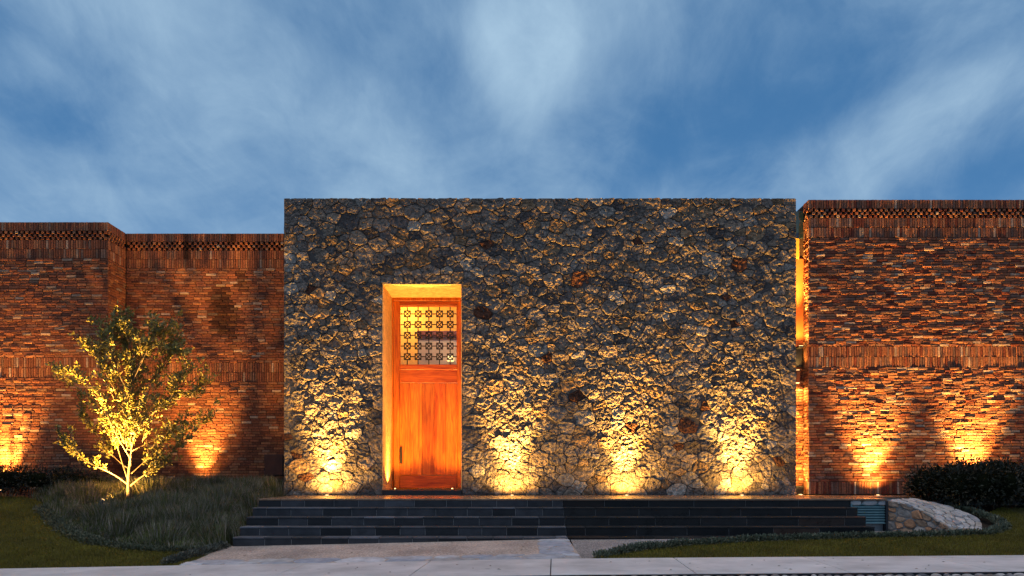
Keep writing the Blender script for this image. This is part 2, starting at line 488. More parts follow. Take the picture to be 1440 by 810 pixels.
gx = axis((-600, -40, 8), (-40, -14, 14), (-14, 14, 57), (14, 40, 14), (40, 600, 8))
gy = axis((-500, -20, 8), (-20, 9, 20), (9, 17.2, 42), (17.2, 40, 8), (40, 900, 12))
GV = [(x, y, zf(x, y) - 0.10) for x in gx for y in gy]
GF = [(i * len(gy) + j, (i + 1) * len(gy) + j, (i + 1) * len(gy) + j + 1, i * len(gy) + j + 1) for i in range(len(gx) - 1) for j in range(len(gy) - 1)]
tag(soup('ground', GV, GF, np.ones((len(GV), 3)), M['soil'], None, True), kind='structure')

street = strip_sheet('street', M['street'], axis((-60, -14, 10), (-14, 14, 57), (14, 60, 10)), lambda X: -8, lambda X: 9.40, -0.05, 30)

# ------------------------------------------------------------------ voronoi stones
def clip(poly, px, pz, nx, nz):
    """keep the side where (p - P).n <= 0"""
    out = []
    k = len(poly)
    for i in range(k):
        a = poly[i]; b = poly[(i + 1) % k]
        da = (a[0] - px) * nx + (a[1] - pz) * nz
        db = (b[0] - px) * nx + (b[1] - pz) * nz
        if da <= 0: out.append(a)
        if (da < 0 < db) or (db < 0 < da):
            t = da / (da - db)
            out.append((a[0] + t * (b[0] - a[0]), a[1] + t * (b[1] - a[1])))
    return out


def scatter(x0, x1, z0, z1, radii, r, keep=lambda x, z: True, asp=1.25):
    """seeds of mixed size by dart throwing; asp widens the stones"""
    pts = []
    cell = 0.5 * max(radii[0][0], .05) * 2
    grid = {}
    for rad, tries in radii:
        for _ in range(tries):
            x = r.uniform(x0, x1); z = r.uniform(z0, z1)
            if not keep(x, z): continue
            gi, gj = int(x / asp / cell), int(z / cell)
            ok = True
            for i in range(gi - 2, gi + 3):
                for j in range(gj - 2, gj + 3):
                    for (qx, qz, qr) in grid.get((i, j), ()):
                        dx = (x - qx) / asp; dz = z - qz
                        if dx * dx + dz * dz < (0.5 * (rad + qr) * 1.72) ** 2: ok = False; break
                    if not ok: break
                if not ok: break
            if ok:
                grid.setdefault((gi, gj), []).append((x, z, rad)); pts.append((x, z, rad))
    return pts


def cells(pts, x0, x1, z0, z1, joint, asp=1.25, reach=1.3):
    out = []
    for i, (x, z, ra) in enumerate(pts):
        poly = [(x0, z0), (x1, z0), (x1, z1), (x0, z1)]
        poly = [(max(x0, min(x1, a)), b) for a, b in poly]
        near = sorted(((q[0] - x) ** 2 / asp ** 2 + (q[1] - z) ** 2, q) for j, q in enumerate(pts)
                      if j != i and abs(q[0] - x) < reach * asp and abs(q[1] - z) < reach)[:26]
        for d2, (qx, qz, qr) in near:
            # power diagram in the squeezed plane
            ux, uz = (qx - x) / asp, qz - z
            dd = math.sqrt(ux * ux + uz * uz)
            h = 0.5 + (ra * ra - qr * qr) * 0.55 / (2 * dd * dd)
            h = min(0.8, max(0.2, h))
            mx, mz = x + (qx - x) * h, z + (qz - z) * h
            nx, nz = ux / asp, uz
            nl = math.hypot(nx, nz); nx /= nl; nz /= nl
            poly = clip(poly, mx - nx * joint / 2, mz - nz * joint / 2, nx, nz)
            if len(poly) < 3: break
        if len(poly) >= 3: out.append((x, z, ra, poly))
    return out


def area(poly):
    return 0.5 * abs(sum(poly[i][0] * poly[(i + 1) % len(poly)][1] - poly[(i + 1) % len(poly)][0] * poly[i][1] for i in range(len(poly))))


def resample(poly, n, rnd=0.22):
    # knock the corners off, then walk the outline
    q = []
    k = len(poly)
    for i in range(k):
        a = poly[i]; b = poly[(i + 1) % k]
        q.append((a[0] + rnd * (b[0] - a[0]), a[1] + rnd * (b[1] - a[1])))
        q.append((a[0] + (1 - rnd) * (b[0] - a[0]), a[1] + (1 - rnd) * (b[1] - a[1])))
    k = len(q)
    ln = [math.dist(q[i], q[(i + 1) % k]) for i in range(k)]
    tot = sum(ln); out = []; i = 0; acc = 0
    for s in range(n):
        t = tot * s / n
        while acc + ln[i] < t and i < k - 1: acc += ln[i]; i += 1
        f = (t - acc) / max(ln[i], 1e-6)
        a = q[i]; b = q[(i + 1) % k]
        out.append((a[0] + f * (b[0] - a[0]), a[1] + f * (b[1] - a[1])))
    return out


def rock(poly, h, r, amp=0.03, n=14, rings=((1.0, -.5), (1.0, .3), (.92, .82), (.68, 1.0), (.36, 1.05)), tilt=0.25, freq=8.0, lat=0.012, rnd=.2):
    """a stone seen face-on: returns (u, w, height) vertices and faces"""
    out = resample(poly, n, rnd)
    if sum(out[i][0] * out[(i + 1) % n][1] - out[(i + 1) % n][0] * out[i][1] for i in range(n)) < 0: out.reverse()
    cx = sum(p[0] for p in out) / n; cz = sum(p[1] for p in out) / n
    size = math.sqrt(max(area(out), 1e-5))
    tx, tz = r.uniform(-tilt, tilt), r.uniform(-tilt, tilt)
    so = r.uniform(0, 50)
    vs = []
    for ri, (s, hh) in enumerate(rings):
        for (x, z) in out:
            px, pz = cx + (x - cx) * s, cz + (z - cz) * s
            e = h * hh
            if ri > 0:
                w = 1.0 if ri > 1 else 0.45
                v = Vector((px * freq, pz * freq, so))
                e += amp * w * (noise.noise(v) * 1.1 + 0.6 * noise.noise(v * 2.3))
                e += (tx * (px - cx) + tz * (pz - cz)) * w
                if ri > 1:
                    px += lat * noise.noise(v * 1.7 + Vector((9, 0, 0))); pz += lat * noise.noise(v * 1.7 + Vector((0, 9, 0)))
            vs.append((px, pz, e))
    vs.append((cx, cz, h * 1.0 + amp * noise.noise(Vector((cx * freq, cz * freq, so)))))
    fs = []
    for k in range(len(rings) - 1):
        for i in range(n):
            j = (i + 1) % n
            a, b, c, d = k * n + i, k * n + j, (k + 1) * n + j, (k + 1) * n + i
            if (i + k) % 2: fs += [(a, b, c), (a, c, d)]
            else: fs += [(a, b, d), (b, c, d)]
    b = (len(rings) - 1) * n
    for i in range(n): fs.append((b + i, b + (i + 1) % n, len(vs) - 1))
    return vs, fs, size


def stone_tint(r):
    t = r.random()
    if t < .42: c = (.225, .195, .170)
    elif t < .66: c = (.265, .215, .170)
    elif t < .80: c = (.140, .124, .118)
    elif t < .93: c = (.275, .195, .125)
    elif t < .945: c = (.115, .056, .038)
    else: c = (.36, .33, .29)
    k = r.uniform(.75, 1.3)
    return tuple(min(1, v * k) for v in c)


# ------------------------------------------------------------------ the stone entrance wall
WY = 16.70
WX0, WX1, WTOP = -5.015, 6.249, 6.53
DX0, DX1, DTOP = -2.848, -1.1045, 4.644
WBACK = 18.0

stone_wall = empty('stone_wall', (0.6, WY, 0))
tag(stone_wall, 'tall dark rubble stone entrance wall with the wooden door set in it', 'wall', kind='thing')


def P(o, parent):
    """parent keeping the world position (builders work in world coordinates)"""
    o.parent = parent
    m = Matrix.Translation(parent.location) if parent.parent is None else parent.matrix_parent_inverse @ Matrix.Identity(4)
    loc = Vector(parent.location)
    q = parent.parent
    while q is not None:
        loc += Vector(q.location); q = q.parent
    o.location = Vector(o.location) - loc
    return o


core = MB()
JY = WY + 0.03
core.box(WX0, DX0 - 0.004, JY, WBACK, -0.3, WTOP - 0.012)
core.box(DX1 + 0.004, WX1, JY, WBACK, -0.3, WTOP - 0.012)
core.box(DX0 - 0.004, DX1 + 0.004, JY, WBACK, DTOP + 0.004, WTOP - 0.012)
P(core.build('mortar_bed', M['mortar']), stone_wall)


def outside_door(x, z): return not (DX0 - .06 < x < DX1 + .06 and z < DTOP + .05)


sr = random.Random(21)
seeds = scatter(WX0 + .04, WX1 - .04, 0.03, WTOP - .04, ((.20, 70), (.155, 480), (.118, 2600), (.086, 11000), (.060, 14000)), sr, outside_door, 1.32)
cl = []
for (x, z, ra, poly) in cells(seeds, WX0, WX1, 0.0, WTOP, 0.011, 1.32, .85):
    if z > DTOP and DX0 - 1 < x < DX1 + 1 and min(p[1] for p in poly) < DTOP:
        if DX0 < x < DX1 or (z - DTOP) > max(DX0 - x, x - DX1): poly = clip(poly, 0, DTOP + .004, 0, -1)
        elif x < DX0: poly = clip(poly, DX0 - .004, 0, 1, 0)
        else: poly = clip(poly, DX1 + .004, 0, -1, 0)
    elif z <= DTOP and x < DX0 and max(p[0] for p in poly) > DX0: poly = clip(poly, DX0 - .004, 0, 1, 0)
    elif z <= DTOP and x > DX1 and min(p[0] for p in poly) < DX1: poly = clip(poly, DX1 + .004, 0, -1, 0)
    if len(poly) >= 3 and area(poly) > 0.0006: cl.append((area(poly), x, z, poly))
cl.sort(key=lambda c: -c[0])
rest = MB()
for i, (ar, x, z, poly) in enumerate(cl):
    edge = min(x - WX0, WX1 - x, abs(x - DX0) if z < DTOP else 9, abs(x - DX1) if z < DTOP else 9)
    h = sr.uniform(.010, .038) * (1.0 if edge > .3 else .7)
    vs, fs, size = rock(poly, h, sr, amp=min(.027, .105 * math.sqrt(ar)) * (1.0 if edge > .25 else .6), n=18, tilt=.12 if edge > .25 else .06, freq=17, rnd=.035, lat=.018,
                        rings=((1.0, -.7), (1.0, .4), (.94, .9), (.78, 1.0), (.56, 1.0), (.30, 1.0)))
    cx = sum(p[0] for p in poly) / len(poly); cz = sum(p[1] for p in poly) / len(poly)
    # face-on plane (u, w, h) -> world (x, wall face - h, z)
    if i < 300:
        mb = MB().add([(u - cx, JY - hh - WY, w - cz) for u, w, hh in vs], fs, stone_tint(sr))
        o = mb.build('stone', M['stone']); o.location = (cx, WY, cz); P(o, stone_wall)
    else:
        rest.add([(u, JY - hh, w) for u, w, hh in vs], fs, stone_tint(sr))
tag(P(rest.build('small_stonework', M['stone']), stone_wall), kind='stuff')

# ---- door: reveal, threshold, frame, planks, grille
rv = MB()
rv.box(DX0 - 0.002, DX0 + 0.012, WY + 0.004, WBACK - .02, 0.117, DTOP - 0.014)      # left jamb
rv.box(DX1 - 0.012, DX1 + 0.002, WY + 0.004, WBACK - .02, 0.117, DTOP - 0.014)      # right jamb
rv.box(DX0 - 0.002, DX1 + 0.002, WY + 0.004, WBACK - .02, DTOP - 0.012, DTOP + 0.002)
P(rv.build('door_reveal', M['reveal']), stone_wall)
th = MB().box(DX0 + .002, DX1 - .002, WY - .03, WBACK - .03, -0.02, 0.112, (.03, .03, .032), .006)
P(th.build('threshold', M['slate']), stone_wall)

DY = 17.97
def dX(px): return (px - 720) * .01684
def dZ(py): return (668 - py) * .01684 + .445
fr = MB()
fx0, fx1 = DX0 + .014, DX1 - .014
fr.box(fx0, dX(553.5), DY - .035, DY + .06, 0.118, dZ(419.6), bev=.004, tint=(.95, .9, .9))
fr.box(fx1 - .06, fx1, DY - .035, DY + .06, 0.118, dZ(419.6), bev=.004, tint=(.95, .9, .9))
fr.box(dX(553.5) + .001, fx1 - .061, DY - .035, DY + .06, dZ(424), dZ(419.6), bev=.004, tint=(.9, .82, .8))
door = fr.build('door', M['wood_v']); P(door, stone_wall)
door['label'] = 'tall orange timber door with a square iron grille window'
lx0, lx1 = dX(554), fx1 - .062


def sub(mb, name, m, tint=None):
    return P(mb.build(name, m), door)


sub(MB().box(lx0, dX(562), DY - .02, DY + .04, .125, dZ(424.5), (1, .95, .9), .005), 'stile', M['wood_v'])
sub(MB().box(dX(643.5), lx1, DY - .02, DY + .04, .125, dZ(424.5), (1, .95, .9), .005), 'stile', M['wood_v'])
gx0, gx1 = dX(562) + .002, dX(643.5) - .002
sub(MB().box(gx0, gx1, DY - .02, DY + .04, dZ(430), dZ(424.5), (.85, .75, .7), .004), 'rail', M['wood_h'])
sub(MB().box(gx0, gx1, DY - .02, DY + .04, dZ(520), dZ(513), (.95, .85, .8), .004), 'rail', M['wood_h'])
sub(MB().box(gx0, gx1, DY - .004, DY + .04, dZ(538.6), dZ(521), (.95, .85, .8), .004), 'rail', M['wood_h'])
sub(MB().box(gx0, gx1, DY - .014, DY + .04, .13, dZ(668.6), (.8, .7, .66), .004), 'rail', M['wood_h'])
# thin bright mouldings round the window
mo = MB()
mo.box(gx0, gx1, DY - .012, DY + .03, dZ(431.8), dZ(430.3), (1.25, 1.3, 1.3), .002)
mo.box(gx0, gx0 + .02, DY - .012, DY + .03, dZ(512.4), dZ(432), (1.1, 1.1, 1.1), .002)
mo.box(gx1 - .02, gx1, DY - .012, DY + .03, dZ(512.4), dZ(432), (1.1, 1.1, 1.1), .002)
mo.box(gx0, gx1, DY - .012, DY + .03, dZ(521 - .2), dZ(520.2), (1.2, 1.2, 1.2), .001)
sub(mo, 'moulding', M['wood_h'])
pr = random.Random(5)
edges = [562.2, 578, 594, 611, 627, 643.3]
for a, b in zip(edges[:-1], edges[1:]):
    k = pr.uniform(.78, 1.12)
    sub(MB().box(dX(a) + .0015, dX(b) - .0015, DY - pr.uniform(.002, .004), DY + .03, dZ(668) + .002, dZ(539.2), (k, k * pr.uniform(.85, 1), k * .9), .003), 'plank', M['wood_v'])
sub(MB().box(dX(562.6), dX(566), DY - .034, DY + .01, dZ(652), dZ(629), bev=.005), 'handle', M['iron'])
sub(MB().box(gx0, gx1, DY + .024, DY + .03, dZ(513), dZ(431.8)), 'pane', M['glass'])
cols = [573, 588.1, 603.2, 618.3, 633.2]; rows = [441.8, 456.8, 471.9, 487, 501.9]
hs = .080; bw = .0115
sq = MB()
for (a, b, c, d) in ((-hs, hs, hs - .025, hs), (-hs, hs, -hs, -hs + .025), (-hs, -hs + .025, -hs + .025, hs - .025), (hs - .025, hs, -hs + .025, hs - .025)):
    sq.box(a, b, -.01, .01, c, d)
q = hs - .025
for sgn in (1, -1):
    w = .0085
    pts = [(-q - w, -q + w), (-q + w, -q - w), (q + w, q - w), (q - w, q + w)]
    yy = .006 if sgn == 1 else .0075
    vs = [(x * sgn, -yy, z) for x, z in pts] + [(x * sgn, yy, z) for x, z in pts]
    sq.add(vs, [(0, 1, 2, 3), (7, 6, 5, 4), (0, 4, 5, 1), (1, 5, 6, 2), (2, 6, 7, 3), (3, 7, 4, 0)])
sqm = sq.mesh('grille_square', M['iron'])
for cpx in cols:
    for rpy in rows:
        o = link(bpy.data.objects.new('grille_square', sqm)); o.location = (dX(cpx), DY + .006, dZ(rpy)); P(o, door)
zs = [dZ(513)] + [v for rp in reversed(rows) for v in (dZ(rp) - hs, dZ(rp) + hs)] + [dZ(432)]
xs = [gx0] + [v for cp in cols for v in (dX(cp) - hs, dX(cp) + hs)] + [gx1]
for cpx in cols:
    for k in range(0, len(zs), 2):
        sub(MB().box(dX(cpx) - bw, dX(cpx) + bw, DY - .002, DY + .014, zs[k] + .0005, zs[k + 1] - .0005), 'grille_bar', M['iron'])
for rpy in rows:
    for k in range(0, len(xs), 2):
        sub(MB().box(xs[k] + .0005, xs[k + 1] - .0005, DY - .002, DY + .014, dZ(rpy) - bw, dZ(rpy) + bw), 'grille_bar', M['iron'])

def lamp(name, kind, loc, power, parent=None, target=None, size=60, blend=.6, rad=.03, col=LAMP_COL):
    d = bpy.data.lights.new(name, kind); d.energy = power; d.color = col
    d.shadow_soft_size = rad
    if kind == 'SPOT': d.spot_size = R(size); d.spot_blend = blend
    o = bpy.data.objects.new(name, d); COL.objects.link(o); o.location = loc
    if target is not None:
        o.rotation_euler = (Vector(target) - Vector(loc)).to_track_quat('-Z', 'Y').to_euler()
    if parent is not None: P(o, parent)
    return o


# ---- the lit hallway seen through the grille
hall = MB()
hx0, hx1, hy0, hy1 = -4.6, 0.6, WBACK + .05, 21.2
hall.box(hx0 - .1, hx1 + .1, hy1, hy1 + .1, 0, 5.6)
hall.box(hx0 - .1, hx0, hy0, hy1, 0, 5.6); hall.box(hx1, hx1 + .1, hy0, hy1, 0, 5.6)
hall.box(hx0 - .1, hx1 + .1, hy0, hy1 + .1, 5.6, 5.7)
hall.box(hx0 - .1, hx1 + .1, hy0, hy1 + .1, -.05, 0)
hw = hall.build('hallway_wall', M['yellow']); hw['kind'] = 'structure'
sc_ = MB().box(-2.47, hx1 - .003, 19.98, 20.10, 0.003, 4.07)
lamp('hall_light', 'POINT', (-1.2, 18.9, 5.2), 50, None, rad=.15, col=(1, .80, .62))  # unseen light added to brighten the lilac partition
o = sc_.build('hallway_partition', M['mauve'], None); o['kind'] = 'structure'
o = MB().box(-2.49, hx1 - .003, 19.90, 20.12, 4.075, 4.22).build('hallway_beam', M['beam']); o['kind'] = 'structure'


hl = empty('wall_lamp', (-1.62, 19.96, 3.28 + .2))
tag(hl, 'small glowing lamp on the lilac wall behind the door grille', 'lamp')
P(MB().box(-1.70, -1.52, 19.86, 19.97, 3.42, 3.56, bev=.02).build('lamp_shade', M['shade']), hl)
P(MB().box(-1.64, -1.58, 19.965, 19.979, 3.36, 3.62).build('backplate', M['steel']), hl)
lamp('hall_light', 'POINT', (-2.0, 19.0, 5.3), 105, None, rad=.15, col=(1, .70, .34))
lamp('hall_light', 'POINT', (-2.9, 20.7, 4.9), 60, None, rad=.15, col=(1, .66, .28))

# ------------------------------------------------------------------ brick walls
def brick_tint(r, wall):
    t = r.random()
    if wall == 'right':
        if t < .42: c = (.235, .088, .048)
        elif t < .62: c = (.30, .130, .068)
        elif t < .82: c = (.165, .088, .065)
        elif t < .93: c = (.15, .042, .026)
        else: c = (.36, .25, .18)
    else:
        if t < .50: c = (.225, .078, .040)
        elif t < .76: c = (.285, .118, .058)
        elif t < .90: c = (.165, .060, .036)
        elif t < .965: c = (.24, .125, .080)
        else: c = (.38, .25, .17)
    k = r.uniform(.78, 1.25)
    return tuple(min(.9, v * k) for v in c)


def brick_shape(w, h, r, jit=.004, depth=.05, bev=.005):
    """front face at y=0, body toward +y; w along x, h along z"""
    a, b = w / 2, h / 2
    vs = [(-a, depth, -b), (a, depth, -b), (a, depth, b), (-a, depth, b)]
    for (x, z) in ((-a, -b), (a, -b), (a, b), (-a, b)):
        vs.append((x + r.uniform(-1, 1) * jit * .3, bev + r.uniform(0, jit), z + r.uniform(-1, 1) * jit * .35))
    for (x, z) in ((-a + bev, -b + bev), (a - bev, -b + bev), (a - bev, b - bev), (-a + bev, b - bev)):
        vs.append((x + r.uniform(-1, 1) * jit, r.uniform(-1, 1) * jit * .6, z + r.uniform(-1, 1) * jit * .6))
    fs = []
    for k in (0, 4):
        for i in range(4):
            j = (i + 1) % 4
            fs.append((k + i, k + j, k + 4 + j, k + 4 + i))
    fs.append((8, 9, 10, 11))
    return vs, fs


def lay_courses(lst, u0, u1, z0, z1, r, prot, L=.21, ch=.0607, joint=.0095):
    n = max(1, round((z1 - z0) / ch)); c = (z1 - z0) / n
    for k in range(n):
        u = u0 - r.uniform(0, L)
        while u < u1:
            w = L * r.uniform(.82, 1.16)
            a, b = max(u, u0), min(u + w, u1)
            if b - a > .035: lst.append(((a + b) / 2, z0 + (k + .5) * c, b - a - joint, c - joint, r.gauss(0, prot), 'run'))
            u += w


def lay_soldiers(lst, u0, u1, z0, z1, r, prot, pitch=.056, joint=.009):
    n = max(1, round((u1 - u0) / pitch)); p = (u1 - u0) / n
    for k in range(n):
        lst.append((u0 + (k + .5) * p, (z0 + z1) / 2, p - joint, z1 - z0 - joint, r.gauss(-.003, prot), 'soldier'))


def lay_dentils(lst, u0, u1, z0, z1, r, rows=3, pitch=.118):
    c = (z1 - z0) / rows
    n = max(1, round((u1 - u0) / pitch)); p = (u1 - u0) / n
    for k in range(rows):
        for i in range(n):
            u = u0 + (i + (.5 if k % 2 == 0 else 0.0)) * p
            if u + p * .26 > u1 or u - p * .26 < u0: continue
            lst.append((u, z0 + (k + .5) * c, p * .54, c - .010, .004 + r.gauss(0, .004), 'dentil'))


def facade(lst_out, frame, u0, u1, bands, r, prot):
    """frame: (origin x, origin y, direction 'x' or 'y'); bands: list of (kind, z0, z1)"""
    tmp = []
    for kind, z0, z1 in bands:
        if kind == 'run': lay_courses(tmp, u0, u1, z0, z1, r, prot)
        elif kind == 'soldier': lay_soldiers(tmp, u0, u1, z0, z1, r, prot * .5)
        else: lay_dentils(tmp, u0, u1, z0, z1, r)
    lst_out += [(frame, b) for b in tmp]


BR_R = [('soldier', .02, .30), ('run', .30, 2.82), ('soldier', 2.82, 3.05), ('soldier', 3.05, 3.28), ('run', 3.28, 5.68),
        ('soldier', 5.68, 5.90), ('soldier', 5.90, 6.117), ('dentil', 6.117, 6.317), ('soldier', 6.317, 6.517)]
BR_L = [('run', -.25, 2.626), ('soldier', 2.626, 2.85), ('soldier', 2.85, 3.076), ('run', 3.076, 5.29),
        ('soldier', 5.29, 5.50), ('soldier', 5.50, 5.706), ('dentil', 5.706, 5.906), ('soldier', 5.906, 6.106)]
RX0, RY = 6.534, 16.75
LY0, LY1, LXC = 17.0, 17.8, -9.035


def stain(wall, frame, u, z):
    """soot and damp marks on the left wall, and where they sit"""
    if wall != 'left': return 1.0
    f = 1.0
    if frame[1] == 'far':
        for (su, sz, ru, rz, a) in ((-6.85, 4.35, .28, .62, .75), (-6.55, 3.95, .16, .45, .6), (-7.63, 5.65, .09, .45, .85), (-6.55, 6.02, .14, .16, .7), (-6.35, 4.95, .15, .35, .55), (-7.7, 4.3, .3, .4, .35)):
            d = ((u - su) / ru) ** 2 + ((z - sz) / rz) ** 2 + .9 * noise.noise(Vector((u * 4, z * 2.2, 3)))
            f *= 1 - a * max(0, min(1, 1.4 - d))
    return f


def brick_wall(thing, lst, wall, seed, jit, recess):
    r = random.Random(seed)
    # 14 shapes of each format that the singly placed bricks share
    var = {}
    for fmt, (w, h) in (('run', (.21, .051)), ('soldier', (.047, .21)), ('dentil', (.064, .056))):
        var[fmt] = []
        for k in range(26):
            vs, fs = brick_shape(w, h, r, jit)
            var[fmt].append((MB().add(vs, fs, brick_tint(r, wall)).mesh('brick', M['brick']), w, h))
    items = []
    for frame, (u, z, w, h, pr_, fmt) in lst:
        (ox, oy, ax), nm = frame
        items.append((w * h * r.uniform(.96, 1.0) / (oy if ax == 'x' else oy + u) ** 2 * (1 if fmt == 'run' else .75) * (1 if ax == 'x' else .25), frame, u, z, w, h, pr_, fmt))
    items.sort(key=lambda t: -t[0])
    rest = MB(); n = 0
    for sc, frame, u, z, w, h, pr_, fmt in items:
        (ox, oy, ax), nm = frame
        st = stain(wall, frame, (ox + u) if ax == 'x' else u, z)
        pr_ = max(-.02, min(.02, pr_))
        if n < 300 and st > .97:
            me, bw_, bh_ = r.choice(var[fmt])
            o = link(bpy.data.objects.new('brick', me))
            o.scale = (w / bw_, 1, h / bh_)
            if ax == 'x': o.location = (ox + u, oy - pr_, z)
            else: o.location = (ox + pr_, oy + u, z); o.rotation_euler = (0, 0, R(90))
            P(o, thing); n += 1
        else:
            vs, fs = brick_shape(w, h, r, jit)
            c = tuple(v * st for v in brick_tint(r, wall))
            if ax == 'x': rest.add([(ox + u + a, oy - pr_ + b, z + c_) for a, b, c_ in vs], fs, c)
            elif ax == 'y': rest.add([(ox + pr_ - b, oy + u + a, z + c_) for a, b, c_ in vs], fs, c)       # faces +x
            else: rest.add([(ox - pr_ + b, oy + u - a, z + c_) for a, b, c_ in vs], fs, c)                  # faces -x
    tag(P(rest.build('brickwork', M['brick']), thing), kind='stuff')


left_wall = empty('brick_wall', (-9, 17.4, 0))
tag(left_wall, 'long red brick wall with a corner step, behind the small lit tree', 'wall', kind='thing')
LW = []
facade(LW, ((0, LY0, 'x'), 'near'), -13.6, LXC, BR_L, random.Random(31), .0032)
facade(LW, ((LXC, 0, 'y'), 'return'), LY0 + .012, LY1 - .012, BR_L, random.Random(32), .004)
facade(LW, ((0, LY1, 'x'), 'far'), LXC + .001, WX0 + .05, BR_L, random.Random(33), .0032)
rc = .016
lc = MB()
for (z0, z1, d) in ((-.5, 5.706, 0), (5.706, 5.906, .07), (5.906, 6.100, 0)):
    lc.box(-13.6, LXC - rc - d, LY0 + rc + d, LY1 + rc + .3, z0 + .0005, z1 - .0005)
    lc.box(LXC - rc - d + .0005, WX0 + .3, LY1 + rc + d, LY1 + .32, z0 + .0005, z1 - .0005)
P(lc.build('joint_bed', M['brick_joint']), left_wall)
brick_wall(left_wall, LW, 'left', 41, .0045, rc)

right_wall = empty('brick_wall', (9, RY, 0))
tag(right_wall, 'tall red brick wall right of the stone wall, with rough uneven courses', 'wall', kind='thing')
RW = []
facade(RW, ((0, RY, 'x'), 'front'), RX0, 13.4, BR_R, random.Random(34), .0052)
facade(RW, ((RX0, 0, 'z'), 'cheek'), RY + .012, RY + .30, BR_R, random.Random(35), .004)
rcw = MB()
for (z0, z1, d) in ((-.3, 6.117, 0), (6.117, 6.317, .07), (6.317, 6.511, 0)):
    rcw.box(RX0 + rc + d, 13.4, RY + rc + d + .004, RY + .9, z0 + .0005, z1 - .0005)
P(rcw.build('joint_bed', M['brick_joint']), right_wall)
brick_wall(right_wall, RW, 'right', 42, .008, rc)

# ---- the slot between the stone wall and the right brick wall
GY = 17.05
slot = empty('slot_window', (6.4, GY, 0))
tag(slot, 'narrow lit slot with dark glass and orange panel between the stone and brick walls', 'window')
def gZ(py): return (668 - py) * GY / 1069 + .445
sx0, sx1 = 5.9, RX0 + .012
P(MB().box(sx0, sx1, GY, GY + .05, gZ(335), 6.36, bev=.004).build('glass_pane', M['blueglass']), slot)
P(MB().box(sx0, 6.44, GY - .012, GY + .05, gZ(363.4), gZ(335.4), bev=.003).build('plaster_panel', M['yellow']), slot)
P(MB().box(sx0, sx1, GY + .004, GY + .06, gZ(490), gZ(363.8), bev=.003).build('timber_panel', M['copper']), slot)
P(MB().box(sx0, 6.50, GY - .03, GY + .06, gZ(516), gZ(490.4), bev=.004).build('metal_band', M['dark_metal']), slot)
P(MB().box(sx0, sx1, GY - .02, GY + .06, 0.002, .19, bev=.004).build('base_plinth', M['dark_metal']), slot)
SB = []
lay_courses(SB, sx0, sx1, .20, gZ(516.4), random.Random(77), .004)
sb = MB(); sbr = random.Random(78)
for (u, z, w, h, pr_, fmt) in SB:
    if u < 6.2: continue
    vs, fs = brick_shape(w, h, sbr, .004)
    me = MB().add(vs, fs, brick_tint(sbr, 'left')).mesh('brick', M['brick'])
    o = link(bpy.data.objects.new('brick', me)); o.location = (u, GY - pr_, z); P(o, slot)
P(MB().box(sx0, sx1, GY + .014, GY + .3, .005, 6.3).build('joint_bed', M['brick_joint']), slot)

# ------------------------------------------------------------------ terrace and steps
RISE, TREAD, TY = 0.154, 0.33, 14.30
SXL, SXM, SXR = -4.76, 0.95, 6.354
steps = empty('entrance_steps', (0.8, 13.6, -.7))
tag(steps, 'wide black slate steps climbing to the terrace before the stone wall', 'steps', kind='thing')
tr = random.Random(91)
sub_ = MB()
for k in range(5):
    yf = TY - k * TREAD
    zt = -k * RISE
    dy = .001 * k
    sub_.box(SXL + .01 + dy, SXM - .001, TY - k * TREAD - .02 + .0, TY - k * TREAD + .0095, zt - RISE - (.4 if k == 4 else .0) + .001, zt - .036)
    sub_.box(SXL + .01 + dy, SXR - .01 - dy, yf + .010, 16.9 + dy, zt - RISE - (.4 if k == 4 else .0) + .0005, zt - .034)
sub_.box(SXR - .011, 7.06, TY + .2, 16.9, -.8, -.036)
sub_.box(7.06, 13.4, TY + 1.26, 16.9, -.8, -.036)
P(sub_.build('step_core', M['grout']), steps)


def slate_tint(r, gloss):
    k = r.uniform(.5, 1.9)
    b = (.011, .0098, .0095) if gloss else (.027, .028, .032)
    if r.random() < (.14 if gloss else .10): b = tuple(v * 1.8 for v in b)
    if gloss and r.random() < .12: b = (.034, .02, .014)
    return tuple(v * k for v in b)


for k in range(5):
    yf = TY - k * TREAD; zt = -k * RISE
    for (a, b, m, gl, fwd, L0) in ((SXL, SXM, 'slate', False, .03, .50), (SXM, SXR, 'slate_gloss', True, 0.0, .86)):
        x = a + (0 if k % 2 == 0 else -L0 * .45)
        while x < b - .02:
            w = L0 * tr.uniform(.82, 1.2)
            x0, x1 = max(x, a), min(x + w, b)
            if b - x1 < .14: x1 = b; w = 9
            if x1 - x0 > .05:
                g = .0035 if not gl else .0025
                if k == 0: z1 = zt - .034
                else: z1 = zt - .026
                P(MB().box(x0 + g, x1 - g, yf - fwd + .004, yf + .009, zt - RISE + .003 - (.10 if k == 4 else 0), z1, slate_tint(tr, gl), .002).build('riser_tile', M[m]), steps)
                if k > 0:
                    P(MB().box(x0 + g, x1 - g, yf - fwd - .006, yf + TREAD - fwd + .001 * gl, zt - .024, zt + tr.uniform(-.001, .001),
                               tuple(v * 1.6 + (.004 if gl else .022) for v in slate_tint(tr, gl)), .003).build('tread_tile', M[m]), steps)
            x += w
